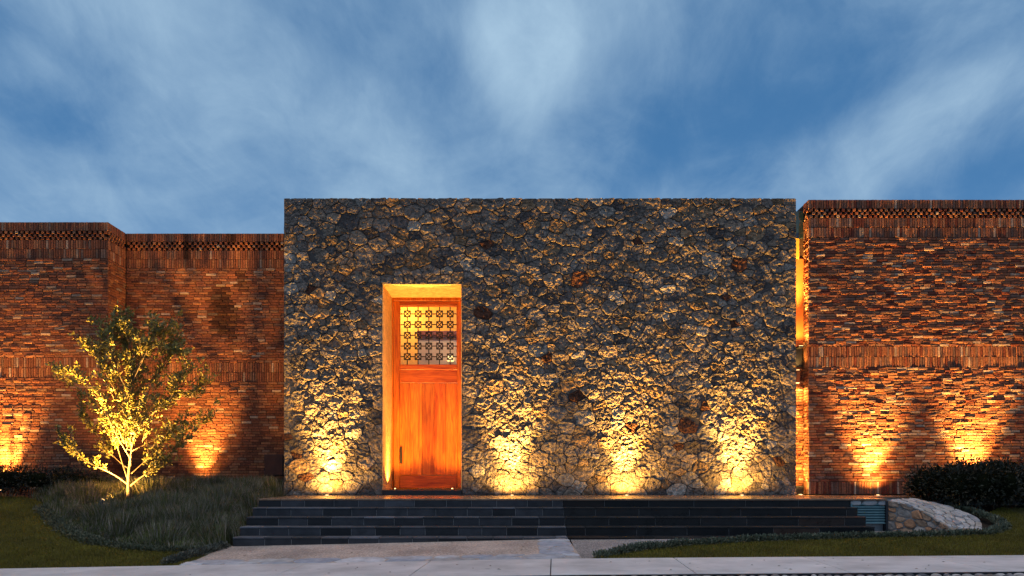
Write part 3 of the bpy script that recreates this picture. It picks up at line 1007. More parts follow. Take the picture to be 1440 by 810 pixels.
# terrace pavers
yrows = [(TY - .035, TY + .50), (TY + .50, TY + 1.25), (TY + 1.25, TY + 2.0), (TY + 2.0, 16.72)]
for ri, (ya, yb) in enumerate(yrows):
    x = SXL - (.3 if ri % 2 else 0)
    while x < 7.05:
        w = tr.uniform(.85, 1.05)
        x0, x1 = max(x, SXL), min(x + w, 7.05)
        if x1 - x0 > .06:
            k = tr.uniform(.85, 1.12)
            P(MB().box(x0 + .002, x1 - .002, ya + .002, yb - .002, -.032, tr.uniform(-.0015, .0005), (.24 * k, .135 * k, .072 * k), .003).build('paver', M['paver']), steps)
        x += w
for i in range(6):                                   # paving carries on in front of the right brick wall
    x0 = 7.05 + i * 1.0
    P(MB().box(x0 + .002, x0 + .998, TY + 1.25, 16.72, -.032, 0, (.22, .125, .07), .003).build('paver', M['paver']), steps)
# steel edging between the two runs of steps
e = MB()
for k in range(1, 5):
    pass

# ------------------------------------------------------------------ vent grille and wing wall
vent = empty('vent_grille', (6.72, TY + .02, -.3))
tag(vent, 'teal louvred metal vent at the right end of the black steps', 'vent')
vx0, vx1, vz0, vz1 = 6.375, 7.02, -.47, -.10
P(MB().box(vx0, vx1, TY + .07, TY + .09, vz0, vz1).build('backing', M['teal']), vent)
f = MB()
f.box(vx0, vx1, TY - .005, TY + .07, vz1 - .014, vz1); f.box(vx0, vx1, TY - .005, TY + .07, vz0, vz0 + .014)
f.box(vx0, vx0 + .02, TY - .005, TY + .07, vz0 + .015, vz1 - .015)
P(f.build('frame', M['teal']), vent)
ns = 7
sl = MB()
s_h = (vz1 - vz0 - .03) / ns
vs = [(vx0 + .022, -.004, -s_h * .50), (vx1 - .002, -.004, -s_h * .50), (vx1 - .002, .05, s_h * .30), (vx0 + .022, .05, s_h * .30),
      (vx0 + .022, .000, -s_h * .56 - .004), (vx1 - .002, .000, -s_h * .56 - .004), (vx1 - .002, .054, s_h * .24), (vx0 + .022, .054, s_h * .24)]
slm = MB().add(vs, [(0, 1, 2, 3), (7, 6, 5, 4), (0, 4, 5, 1), (1, 5, 6, 2), (2, 6, 7, 3), (3, 7, 4, 0)]).mesh('slat', M['teal'])
for k in range(ns):
    o = link(bpy.data.objects.new('slat', slm)); o.location = (0, TY, vz0 + .015 + (k + .5) * s_h); P(o, vent)
P(MB().box(vx1 + .001, vx1 + .045, TY - .03, TY + .09, -.62, -.04, bev=.004).build('post', M['dark_metal']), vent)

wing = empty('wing_wall', (7.8, 14.2, -.6))
tag(wing, 'low curved rubble stone wall sloping from the terrace down to the gravel', 'wall', kind='thing')


def curve(pts, u):
    n = len(pts) - 1
    t = u * n; i = min(n - 1, int(t)); f_ = t - i
    p0 = Vector(pts[max(0, i - 1)]); p1 = Vector(pts[i]); p2 = Vector(pts[i + 1]); p3 = Vector(pts[min(n, i + 2)])
    return 0.5 * ((2 * p1) + (-p0 + p2) * f_ + (2 * p0 - 5 * p1 + 4 * p2 - p3) * f_ ** 2 + (-p0 + 3 * p1 - 3 * p2 + p3) * f_ ** 3)


FC = [(7.075, 14.32, -.03), (7.43, 14.15, -.13), (7.66, 13.85, -.31), (7.74, 13.5, -.46)]
BC = [(7.80, 14.85, 0), (8.42, 14.5, -.18), (8.62, 14.05, -.37), (8.30, 13.42, -.54)]
wr = random.Random(55)


def warm_stone(r):
    c = r.choice([(.40, .26, .17), (.44, .33, .24), (.32, .23, .17), (.46, .24, .13), (.36, .31, .27)])
    k = r.uniform(.8, 1.2); return tuple(v * k for v in c)


def pale_flag(r):
    c = r.choice([(.42, .42, .42), (.50, .48, .45), (.34, .35, .37), (.46, .45, .44), (.40, .37, .33)])
    k = r.uniform(.85, 1.15); return tuple(v * k for v in c)


def front_pt(u, v, h):
    """v 0 at the ground .. 1 at the top edge, h out toward the gravel"""
    p = curve(FC, u); q = curve(FC, min(1, u + .02)) - curve(FC, max(0, u - .02))
    out = Vector((q.y, -q.x, 0)).normalized()
    if out.x > 0: out = -out
    zb = -.66
    return (p.x + out.x * h, p.y + out.y * h, zb + (p.z - zb) * v)


def top_pt(u, v, h):
    p = curve(FC, u); q = curve(BC, u); c = p.lerp(q, v)
    return (c.x, c.y, c.z + h)


core_w = MB()
nU = 14
Vc = []; Fc = []
for i in range(nU + 1):
    u = i / nU
    a = Vector(front_pt(u, 0, -.03)); b = Vector(top_pt(u, .03, -.03)); c = Vector(top_pt(u, .99, -.03)); d = Vector((c.x, c.y, -.7))
    Vc += [tuple(a), tuple(b), tuple(c), tuple(d)]
for i in range(nU):
    for k in range(3): Fc.append((i * 4 + k, i * 4 + k + 1, (i + 1) * 4 + k + 1, (i + 1) * 4 + k))
Fc += [(nU * 4, nU * 4 + 1, nU * 4 + 2, nU * 4 + 3), (3, 2, 1, 0)]
P(core_w.add(Vc, Fc).build('wall_core', M['lime']), wing)
LEN = 1.15
sd = scatter(0, LEN, 0, .55, ((.085, 200), (.065, 600), (.045, 900)), wr, lambda x, z: True, 1.25)
for (x, z, ra, poly) in cells(sd, 0, LEN, 0, .56, .018, 1.25):
    if area(poly) < .002: continue
    vs, fs, s_ = rock(poly, wr.uniform(.02, .045), wr, amp=.016, n=12, rings=((1, -.9), (1, .3), (.88, .9), (.5, 1.0)), tilt=.25, freq=14, rnd=.06)
    mb = MB().add([front_pt(min(1, max(0, a / LEN)), b / .56, hh - .02) for a, b, hh in vs], fs, warm_stone(wr))
    P(mb.build('stone', M['flag']), wing)
sd = scatter(0, 1.3, 0, .8, ((.085, 200), (.065, 700), (.045, 1200)), wr, lambda x, z: True, 1.3)
for (x, z, ra, poly) in cells(sd, 0, 1.3, 0, .8, .02, 1.3):
    if area(poly) < .002: continue
    vs, fs, s_ = rock(poly, wr.uniform(.012, .022), wr, amp=.012, n=12, rings=((1, -.8), (1, .6), (.94, 1.0), (.5, 1.0)), tilt=.05, freq=12, rnd=.07)
    mb = MB().add([top_pt(min(1, max(0, a / 1.3)), b / .8, hh - .012) for a, b, hh in vs], fs, pale_flag(wr))
    P(mb.build('flagstone', M['flag']), wing)
# outer end stones where the wall runs out on the gravel
sd = scatter(0, .62, 0, .2, ((.12, 200), (.09, 300)), wr, lambda x, z: True, 1.3)
pA, pB = Vector(FC[-1]), Vector(BC[-1])
for (x, z, ra, poly) in cells(sd, 0, .62, 0, .2, .014, 1.3):
    if area(poly) < .0015: continue
    vs, fs, s_ = rock(poly, wr.uniform(.015, .03), wr, amp=.008, n=10, rings=((1, -.6), (1, .3), (.8, .9), (.4, 1)), tilt=.08)
    pts = []
    for a, b, hh in vs:
        c = pA.lerp(pB, a / .62); zb = -.66
        pts.append((c.x, c.y - hh + .012, zb + (c.z - zb) * b / .2))
    P(MB().add(pts, fs, warm_stone(wr)).build('stone', M['flag']), wing)
# rubble course over the vent
sd = scatter(6.37, 7.07, 0, .09, ((.12, 100), (.08, 200)), wr, lambda x, z: True, 1.3)
for (x, z, ra, poly) in cells(sd, 6.37, 7.07, 0, .092, .012, 1.3):
    if area(poly) < .001: continue
    vs, fs, s_ = rock(poly, .02, wr, amp=.008, n=10, rings=((1, -1.5), (1, .3), (.8, .9), (.4, 1)), tilt=.05)
    P(MB().add([(a, TY - hh + .01, -.126 + b) for a, b, hh in vs], fs, pale_flag(wr)).build('coping_stone', M['flag']), wing)
P(MB().box(6.36, 7.07, TY + .1, TY + .2, -.65, -.04).build('vent_backing', M['grout']), wing)

# ------------------------------------------------------------------ pavements
sw = MB()
walk = empty('sidewalk', (0, 10.3, -.8)); tag(walk, kind='structure')
joints = [-22, -19, -16.2, -14.2, -12.2, -10.2, -8.4, -6.24, -4.8, -3.0, -1.2, .576, 2.38, 4.29, 6.1, 7.9, 9.7, 11.5, 13.5, 16, 19, 22]
cr_ = random.Random(61)
for a, b in zip(joints[:-1], joints[1:]):
    k = cr_.uniform(.86, 1.08); g = .006
    V = []
    for zz in (-.15, 0.0):
        for (x, y) in ((a + g - .10, 9.40), (b - g - .10, 9.40), (b - g, 11.19), (a + g, 11.19)):
            V.append((x, y, zf(x, min(y, 11.19)) + zz + (.0 if zz else 0)))
    # soften the upper arris
    top = []
    for (x, y, z) in V[4:]:
        cx, cy = (a + b) / 2 - .05, 10.3
        top.append((x + (.006 if x < cx else -.006), y + (.006 if y < cy else -.006), z + .005))
    V += top
    F = [(0, 1, 5, 4), (1, 2, 6, 5), (2, 3, 7, 6), (3, 0, 4, 7), (4, 5, 9, 8), (5, 6, 10, 9), (6, 7, 11, 10), (7, 4, 8, 11), (8, 9, 10, 11)]
    P(MB().add(V, F, (.60 * k, .575 * k, .56 * k)).build('concrete_slab', M['concrete']), walk)

jf = MB()  # black strip added, its colour standing for the dark gap at the kerb
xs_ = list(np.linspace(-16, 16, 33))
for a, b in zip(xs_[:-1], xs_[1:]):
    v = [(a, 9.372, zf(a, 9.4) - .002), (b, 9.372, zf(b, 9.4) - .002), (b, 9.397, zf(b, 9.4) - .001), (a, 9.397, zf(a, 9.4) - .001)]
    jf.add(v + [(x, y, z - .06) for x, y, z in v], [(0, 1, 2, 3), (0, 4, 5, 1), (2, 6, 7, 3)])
P(jf.build('dark_gap_strip', M['dark_metal']), walk)
ap_l = lambda y: np.interp(y, [11.2, 13.0], [-5.15, -4.80])
ap_r = lambda y: np.interp(y, [11.2, 13.0], [1.04, .95])
V = []; F = []
NI, NJ = 40, 8
for i in range(NI + 1):
    for j in range(NJ + 1):
        y = 11.205 + (13.0 - 11.205) * j / NJ
        x = ap_l(y) + (ap_r(y) - ap_l(y)) * i / NI
        V.append((x, y, zf(x, y) - .004))
for i in range(NI):
    for j in range(NJ):
        q = i * (NJ + 1) + j; F.append((q, q + NJ + 1, q + NJ + 2, q + 1))
apron = soup('path', V, F, np.ones((len(V), 3)), M['aggregate'], None, True); tag(apron, kind='structure')
# flagstone borders of the path: along the sidewalk and along its right edge
fr_ = random.Random(63)


def flags(x0, x1, y0, y1, radii, inside):
    sd = scatter(x0, x1, y0, y1, radii, fr_, inside, 1.5)
    for (x, y, ra, poly) in cells(sd, x0, x1, y0, y1, .018, 1.5):
        if area(poly) < .003: continue
        vs, fs, s_ = rock(poly, .012, fr_, amp=.005, n=12, rings=((1, -1.5), (1, .2), (.9, 1.0), (.45, 1.0)), tilt=.01, freq=7, lat=.006)
        cx = sum(p[0] for p in poly) / len(poly); cy = sum(p[1] for p in poly) / len(poly)
        c = pale_flag(fr_); c = tuple(v * q_ for v, q_ in zip(c, (.95, 1.0, 1.1)))
        P(MB().add([(a, b, zf(a, b) + hh - .004) for a, b, hh in vs], fs, c).build('flagstone', M['flag']), apron)


flags(-4.95, 1.02, 11.21, 11.60, ((.26, 500), (.18, 900), (.12, 900)), lambda x, y: True)
flags(.42, .97, 11.62, 12.93, ((.26, 300), (.18, 500), (.12, 600)), lambda x, y: True)
fl = lambda a: a
# steps of the curve that edges the gravel and the right lawn
LB_X = [1.15, 1.32, 2.0, 2.76, 3.86, 5.0, 6.1, 7.4, 8.3, 8.75, 9.1, 9.6, 13.5]
LB_Y = [11.22, 11.30, 11.80, 12.15, 12.47, 12.65, 12.78, 12.86, 13.05, 13.6, 14.5, 14.9, 15.2]
lawn_edge = lambda X: float(np.interp(X, LB_X, LB_Y))
gvx = np.linspace(1.0, 8.3, 60)
strip_sheet('gravel_bed', M['gravel'], list(gvx), lambda X: 11.205, lambda X: 13.05 if X < 6.38 else 14.34, -.02, 12)
strip_sheet('lawn', M['lawn'], list(np.linspace(1.16, 13.5, 100)), lambda X: 11.205, lawn_edge, 0.0, 14)
LF_X = [-13.5, -11.5, -10.2, -9.6, -8.6, -7.9, -6.4, -5.5, -4.9]
LF_Y = [16.0, 16.0, 15.9, 15.5, 14.4, 13.7, 12.75, 12.5, 12.6]
lav_front = lambda X: float(np.interp(X, LF_X, LF_Y))
strip_sheet('lawn', M['lawn'], list(np.linspace(-13.5, -4.85, 80)), lambda X: 11.205, lambda X: max(11.3, min(lav_front(X), 11.2 + max(0, (-X - 4.75)) * 9)), -.003, 14)

# cobbles along the sidewalk's kerb
cr = random.Random(64)
sd = []
y = 9.36
row = 0
cob = []
while y > 8.35:
    x = -8.2 + cr.uniform(0, .1)
    while x < 8.2:
        w = cr.uniform(.085, .17)
        cob.append((x + w / 2, y - .075 + cr.uniform(-.012, .012), w * .5 - .006, cr.uniform(.042, .056)))
        x += w
    y -= .112; row += 1
cobvar = []
for k in range(18):
    mb = MB(); n = 9
    vs = []
    ph = cr.uniform(0, 6)
    for (s, hh) in ((1, -.5), (1, .25), (.8, .75), (.42, 1)):
        for i in range(n):
            a = 2 * math.pi * i / n
            rr = 1 + .13 * math.sin(2 * a + ph) + .08 * math.sin(3 * a + ph * 2)
            vs.append((math.cos(a) * s * rr, math.sin(a) * s * rr, hh))
    vs.append((0, 0, 1.03))
    fs = []
    for q in range(3):
        for i in range(n): fs.append((q * n + i, q * n + (i + 1) % n, (q + 1) * n + (i + 1) % n, (q + 1) * n + i))
    for i in range(n): fs.append((3 * n + i, 3 * n + (i + 1) % n, 4 * n))
    t = cr.choice([(.26, .25, .25), (.10, .10, .11), (.50, .47, .44), (.16, .13, .11), (.20, .18, .17), (.07, .07, .075), (.36, .33, .30)])
    cobvar.append((vs, fs, t, mb.add(vs, fs, t).mesh('cobblestone', M['cobble'], True)))
cob.sort(key=lambda c: (abs(c[0]) > 6.6, -c[1]))
restc = MB()
for i, (x, y, a, b) in enumerate(cob):
    z = zf(x, y) - .050
    vs, fs, t, me = cr.choice(cobvar)
    hgt = cr.uniform(.036, .052)
    if i < 300:
        o = link(bpy.data.objects.new('cobblestone', me)); o.location = (x, y, z); o.scale = (a, b, hgt); P(o, street)
    else:
        restc.add([(x + v[0] * a, y + v[1] * b, z + v[2] * hgt) for v in vs], fs, t)
tag(P(restc.build('cobblework', M['cobble'], None, True), street), kind='stuff')

# dry leaves blown over the pavement and path
nl_ = 110
lx_ = nrng.uniform(-6.5, 7.2, nl_); ly_ = np.where(nrng.rand(nl_) < .5, nrng.uniform(9.6, 11.1, nl_), nrng.uniform(11.25, 12.8, nl_))
ok = (lx_ < .9) | (ly_ < 11.1)
lx_, ly_ = lx_[ok], ly_[ok]; k = len(lx_)
bl_ = np.arange(k)[:, None] * 4
an = nrng.rand(k) * 6.28; sz = nrng.uniform(.012, .03, k)
zz_ = zg(lx_, ly_) + .009
Vl = np.zeros((k, 4, 3))
for q, (da, ss) in enumerate(((0, 1), (1.6, .45), (3.14, 1), (4.7, .45))):
    Vl[:, q] = np.stack([lx_ + np.cos(an + da) * sz * ss, ly_ + np.sin(an + da) * sz * ss, zz_ + (.006 if q % 2 else 0)], 1)
Tl = np.repeat((np.array([.13, .08, .04]) * (.5 + nrng.rand(k)[:, None]))[:, None, :], 4, 1)
tag(soup('fallen_leaves', Vl.reshape(-1, 3), bl_ + np.array([[0, 1, 2, 3]]), Tl.reshape(-1, 3), M['leaf']), 'small dry leaves scattered on the pavement and path', 'leaves', kind='stuff')

# ------------------------------------------------------------------ lamps
def ground_light(x, y, z, label, power, target, size=78, blend=.75, beam=10, grp='ground uplights along the foot of the walls', rad=.03):
    t = empty('ground_light', (x, y, z))
    tag(t, label, 'light', grp)
    P(MB().lathe(((.075, z - .03), (.075, z + .006), (.068, z + .012), (.054, z + .012), (.052, z + .006)), x, y, 20).build('trim_ring', M['steel'], None, True), t)
    P(MB().lathe(((.052, z - .01), (.052, z + .007), (.035, z + .013), (.012, z + .016)), x, y, 16).build('lens', M['lens'], None, True), t)
    lamp('uplight', 'SPOT', (x, y, z + .03), power, t, target, size, blend, rad)           # wide skirt of the lamp
    lamp('uplight_beam', 'SPOT', (x, y, z + .035), power * beam, t, target, 64, 1.0, rad)      # its narrow core
    return t


UY = WY - .34
PW = 330
for px, lab in ((465, 'glowing uplight in the terrace left of the wooden door'), (720, 'glowing uplight in the terrace just right of the wooden door'),
                (878, 'middle of the three glowing uplights between door and slot window'), (1037, 'glowing uplight by the right end of the stone wall')):
    x = (px - 720) * .015622
    ground_light(x, UY, 0, lab, PW, (x, WY - .02, 3.1), 174, .7)
ground_light(7.91, RY - .32, 0, 'glowing uplight at the foot of the right brick wall', 270, (7.91, RY - .02, 3.6), 140, 1.0, 17)
ground_light(10.1, RY - .32, 0, 'uplight behind the dark bush by the right brick wall', 290, (10.1, RY - .02, 3.6), 140, 1.0, 17)
ground_light(-7.2, LY1 - .28, .12, 'uplight behind the lavender by the left brick wall', 100, (-7.2, LY1 - .02, 3.8), 110, 1.0, 20)
ground_light(-11.25, LY0 - .28, .10, 'uplight behind the hedge at the left end of the brick wall', 240, (-11.25, LY0 - .02, 3.6), 130, 1.0, 15)


ground_light(6.39, GY - .22, 0, 'small uplight at the foot of the narrow lit slot', 60, (6.39, GY - .06, 3), 130, 1.0, 10)


def sill_light(x, y, label, target):
    t = empty('sill_light', (x, y, .112))
    tag(t, label, 'light', 'small lights on the door sill')
    P(MB().lathe(((.028, .113), (.028, .130), (.022, .134)), x, y, 14).build('housing', M['steel'], None, True), t)
    P(MB().lathe(((.020, .1345), (.017, .141), (.006, .145)), x, y, 12).build('lens', M['lens'], None, True), t)
    lamp('sill_spot', 'SPOT', (x, y, .17), 300, t, target, 120, 1.0, .02)
    lamp('sill_beam', 'SPOT', (x, y, .17), 760, t, target, 52, 1.0, .02)


sill_light(-2.66, 17.30, 'small spotlight on the sill at the left of the door', (-2.62, 17.62, 3.4))
sill_light(-1.36, 17.30, 'small spotlight on the sill at the right of the door', (-1.46, 17.62, 3.4))

# sconce in the slot
sc = empty('wall_sconce', (6.40, GY - .05, 2.62))
tag(sc, 'small box sconce on the brick in the narrow slot', 'lamp')
szc = (668 - 530) * GY / 1069 + .445
P(MB().box(6.345, 6.425, GY - .10, GY - .012, szc - .14, szc + .14, bev=.006).build('housing', M['copper']), sc)
P(MB().box(6.355, 6.415, GY - .09, GY - .02, szc - .146, szc - .1415).build('lens', M['lens']), sc)
P(MB().box(6.355, 6.415, GY - .09, GY - .02, szc + .1415, szc + .146).build('lens', M['lens']), sc)
lamp('sconce_down', 'SPOT', (6.385, GY - .14, szc - .17), 140, sc, (6.40, GY - .10, 0), 130, 1, .03)
lamp('sconce_down_beam', 'SPOT', (6.385, GY - .14, szc - .17), 2600, sc, (6.40, GY - .10, 0), 30, 1, .03)
lamp('sconce_up', 'SPOT', (6.385, GY - .12, szc + .17), 60, sc, (6.42, GY - .06, 6), 100, 1, .03)
bl = empty('added_ledge_light', (6.39, GY - .2, 3.32))  # added fixture, put in only to light the upper panels of the slot
tag(bl, 'added uplight on the dark band, put in to light the upper slot panels', 'light')
P(MB().box(6.33, 6.45, GY - .26, GY - .031, 3.262, 3.30, bev=.004).build('housing', M['dark_metal']), bl)
P(MB().box(6.35, 6.43, GY - .25, GY - .12, 3.3005, 3.306).build('lens', M['lens']), bl)
lamp('added_ledge_spot', 'SPOT', (6.39, GY - .24, 3.33), 130, bl, (6.40, GY - .10, 5.6), 120, 1, .03)
lamp('added_ledge_beam', 'SPOT', (6.39, GY - .24, 3.33), 5200, bl, (6.40, GY - .06, 6.0), 24, 1, .03)

# ------------------------------------------------------------------ planting
def blades(name, X, Y, h, lean, width, tint, m, parent=None, tip=None, lean_v=None):
    """tapered stems, one mesh; arrays of equal length"""
    n = len(X)
    Z = zg(X, Y)
    ang = nrng.rand(n) * 2 * np.pi
    lx, ly = np.cos(ang) * lean * h, np.sin(ang) * lean * h
    if lean_v is not None: lx, ly = lx + lean_v[:, 0] * h, ly + lean_v[:, 1] * h
    a2 = nrng.rand(n) * np.pi
    wx, wy = np.cos(a2) * width, np.sin(a2) * width
    V = np.zeros((n, 5, 3))
    V[:, 0] = np.stack([X - wx, Y - wy, Z - .01], 1); V[:, 1] = np.stack([X + wx, Y + wy, Z - .01], 1)
    V[:, 2] = np.stack([X + lx * .35 + wx * .8, Y + ly * .35 + wy * .8, Z + h * .6], 1)
    V[:, 3] = np.stack([X + lx * .35 - wx * .8, Y + ly * .35 - wy * .8, Z + h * .6], 1)
    V[:, 4] = np.stack([X + lx, Y + ly, Z + h], 1)
    b = np.arange(n)[:, None] * 5
    F = np.concatenate([b + np.array([[0, 1, 2]]), b + np.array([[0, 2, 3]]), b + np.array([[3, 2, 4]])], 0)
    T = np.repeat(tint[:, None, :], 5, 1)
    if tip is not None:                              # flower heads on part of the stems
        fl = nrng.rand(n) < .32
        T[fl, 2:] = tip[fl][:, None, :]
        V[fl, 2] += np.stack([wx, wy, 0 * wx], 1)[fl] * .8; V[fl, 3] -= np.stack([wx, wy, 0 * wx], 1)[fl] * .8
    return soup(name, V.reshape(-1, 3), F, T.reshape(-1, 3), m, parent)


def leaves(pos, nrm, size, tint, ratio=.42):
    """folded leaf faces: arrays pos (n,3), pointing direction nrm (n,3)"""
    n = len(pos)
    d = nrm / np.linalg.norm(nrm, axis=1, keepdims=True)
    rv_ = nrng.randn(n, 3)
    sdv = np.cross(d, rv_); sdv /= np.linalg.norm(sdv, axis=1, keepdims=True)
    up = np.cross(sdv, d)
    s = size[:, None]
    V = np.zeros((n, 6, 3))
    V[:, 0] = pos
    V[:, 1] = pos + d * s * .42 + sdv * s * ratio * .5 + up * s * .06
    V[:, 2] = pos + d * s * .80 + sdv * s * ratio * .30 + up * s * .02
    V[:, 3] = pos + d * s - up * s * .08
    V[:, 4] = pos + d * s * .80 - sdv * s * ratio * .30 + up * s * .02
    V[:, 5] = pos + d * s * .42 - sdv * s * ratio * .5 + up * s * .06
    b = np.arange(n)[:, None] * 6
    F = np.concatenate([b + np.array([[0, 1, 2, 3]]), b + np.array([[0, 3, 4, 5]])], 0)
    T = np.repeat(tint[:, None, :], 6, 1)
    return V.reshape(-1, 3), F, T.reshape(-1, 3)


# lawns
def lawn_grass(n, x0, x1, y0, y1f, xlim=None):
    X = nrng.uniform(x0, x1, n * 3); Y = nrng.uniform(y0, 16, n * 3)
    lim = np.array([y1f(x) for x in X])
    ok = Y < lim
    X, Y = X[ok][:n], Y[ok][:n]
    k = len(X)
    dry = nrng.rand(k)[:, None]
    patch = np.array([noise.noise(Vector((x * 1.3, y * 1.3, 2))) for x, y in zip(X, Y)])[:, None] * .5 + .5
    t = np.array([.17, .14, .018]) * (.7 + .6 * nrng.rand(k)[:, None]) * (.75 + .5 * patch)
    t = np.where(dry < .22, np.array([.15, .115, .03]) * (.7 + .5 * nrng.rand(k)[:, None]), t)
    o = blades('lawn_grass', X, Y, nrng.uniform(.018, .045, k), nrng.uniform(.2, .9, k), nrng.uniform(.0018, .0032, k) * 1.2, t, M['blade'])
    tag(o, kind='stuff', label='short dark turf grass', cat='grass')
    return o


lawn_grass(60000, 1.2, 9.6, 11.21, lawn_edge)
lawn_grass(90000, -11.6, -4.9, 11.21, lambda X: min(lav_front(X), 11.2 + max(0, (-X - 4.8)) * 9))

# lavender bed
n = 30000
mounds = scatter(-10.2, -4.65, 12.2, 17.5, ((.36, 900), (.28, 1500)), random.Random(19), lambda x, z: True, 1.0)
mc = np.array([(a, b, r_) for a, b, r_ in mounds])
X = nrng.uniform(-10.0, -4.72, n * 3); Y = nrng.uniform(12.3, 17.4, n * 3)
lim = np.array([lav_front(x) for x in X])
ok = (Y > lim) & ((X < -4.9) | (Y > 13.1)) & (Y < 17.4 - np.clip((-8.6 - X), 0, 2) * 1.0)
ok &= ((X + 7.73) ** 2 + (Y - 15.3) ** 2 > .05)
X, Y, lim = X[ok][:n], Y[ok][:n], lim[ok][:n]
d2 = (X[:, None] - mc[None, :, 0]) ** 2 + (Y[:, None] - mc[None, :, 1]) ** 2
near_m = np.argmin(d2, 1)
dm = np.sqrt(d2[np.arange(len(X)), near_m]); rad_m = mc[near_m, 2]
dome = np.sqrt(np.clip(1 - (dm / (rad_m * 1.55)) ** 2, .05, 1))
edge = np.clip((Y - lim) / .4, 0.35, 1) * np.clip((-4.62 - X) / .3, .4, 1)
back_low = np.interp(Y, [14.5, 16.8], [1.0, .8])
dtree = np.sqrt((X + 7.9) ** 2 + (Y - 14.9) ** 2)
near_tree = np.clip(dtree / .8, .5, 1)
size_m = np.random.RandomState(4).uniform(.8, 1.25, len(mc))[near_m]
h = (.10 + .36 * dome * size_m + nrng.uniform(-.05, .08, len(X))) * edge * back_low * near_tree
h = np.maximum(h, .08)
lean_v = np.stack([X - mc[near_m, 0], Y - mc[near_m, 1]], 1) / rad_m[:, None] * .32
tone = np.random.RandomState(5).uniform(.75, 1.3, len(mc))[near_m][:, None]
t = np.array([.120, .135, .046]) * (.55 + .8 * nrng.rand(len(X))[:, None]) * tone
t = np.where(nrng.rand(len(X))[:, None] < .3, np.array([.12, .11, .065]) * (.7 + .6 * nrng.rand(len(X))[:, None]), t)
lav_tip = np.array([.23, .20, .15]) * (.5 + .9 * nrng.rand(len(X))[:, None])
o = blades('lavender', X, Y, h, nrng.uniform(.04, .22, len(X)), nrng.uniform(.0025, .0048, len(X)), t, M['lavender'], tip=lav_tip, lean_v=lean_v)
tag(o, 'grey green lavender with upright flower spikes around the small tree', 'lavender', kind='stuff')
# low leafy mass between the spikes
k = 20000
idx = nrng.randint(0, len(X), k)
pos = np.stack([X[idx] + nrng.normal(0, .03, k), Y[idx] + nrng.normal(0, .03, k), np.zeros(k)], 1)
pos[:, 2] = zg(pos[:, 0], pos[:, 1]) + h[idx] * nrng.uniform(.05, .78, k)
dirs = np.stack([nrng.normal(0, .5, k), nrng.normal(0, .5, k), nrng.uniform(.4, 1.2, k)], 1)
tl = np.array([.08, .10, .032]) * (.6 + .8 * nrng.rand(k)[:, None])
V, F, T = leaves(pos, dirs, nrng.uniform(.04, .08, k), tl, .16)
o = soup('lavender_foliage', V, F, T, M['lavender'], o)
o['kind'] = 'stuff'


def ground_cover(pts, width, n, label, tint, size=(.03, .06), hgt=.10):
    """leafy low edging that follows a line on the ground"""
    P_ = np.array(pts); seg = np.linalg.norm(np.diff(P_, axis=0), axis=1); cum = np.concatenate([[0], np.cumsum(seg)])
    s = nrng.rand(n) * cum[-1]
    x = np.interp(s, cum, P_[:, 0]); y = np.interp(s, cum, P_[:, 1])
    ox, oy, oz = nrng.randn(3, n)
    rr = nrng.rand(n) ** .4 / np.sqrt(ox ** 2 + oy ** 2 + oz ** 2)
    lump = np.array([noise.noise(Vector((a * 3.0, b * 3.0, 8))) for a, b in zip(x, y)])
    x = x + ox * rr * width * (1 + .3 * lump); y = y + oy * rr * width * (1 + .3 * lump)
    z = zg(x, y) + np.abs(oz * rr) * hgt * (1 + .5 * lump)
    d = np.stack([ox, oy, np.abs(oz) + .6], 1) + nrng.randn(n, 3) * .5
    t_ = np.array(tint) * (.55 + .9 * nrng.rand(n)[:, None])
    V, F, T = leaves(np.stack([x, y, z], 1), d, nrng.uniform(*size, n), t_, .5)
    o = soup('ground_cover', V, F, T, M['leaf'])
    tag(o, label, 'plants', kind='stuff')


ground_cover([(1.28, 11.27), (2.0, 11.84), (2.76, 12.19), (3.86, 12.5), (5.0, 12.68), (6.1, 12.82), (7.4, 12.92), (8.25, 13.08), (8.72, 13.45), (8.86, 13.95), (8.8, 14.5), (8.5, 14.85)],
             .095, 13000, 'grey green ground cover edging the right lawn', (.12, .135, .085), hgt=.085)
ground_cover([(-5.12, 11.3), (-5.02, 11.9), (-4.92, 12.5), (-4.86, 12.85)], .10, 3000, 'low ground cover along the left edge of the path', (.11, .11, .08))
ground_cover([(-9.3, 15.1), (-8.7, 14.4), (-7.9, 13.6), (-7.2, 13.1), (-6.4, 12.66), (-5.6, 12.42), (-5.0, 12.45)], .17, 8000, 'low ground cover in front of the lavender', (.12, .125, .07), hgt=.06)


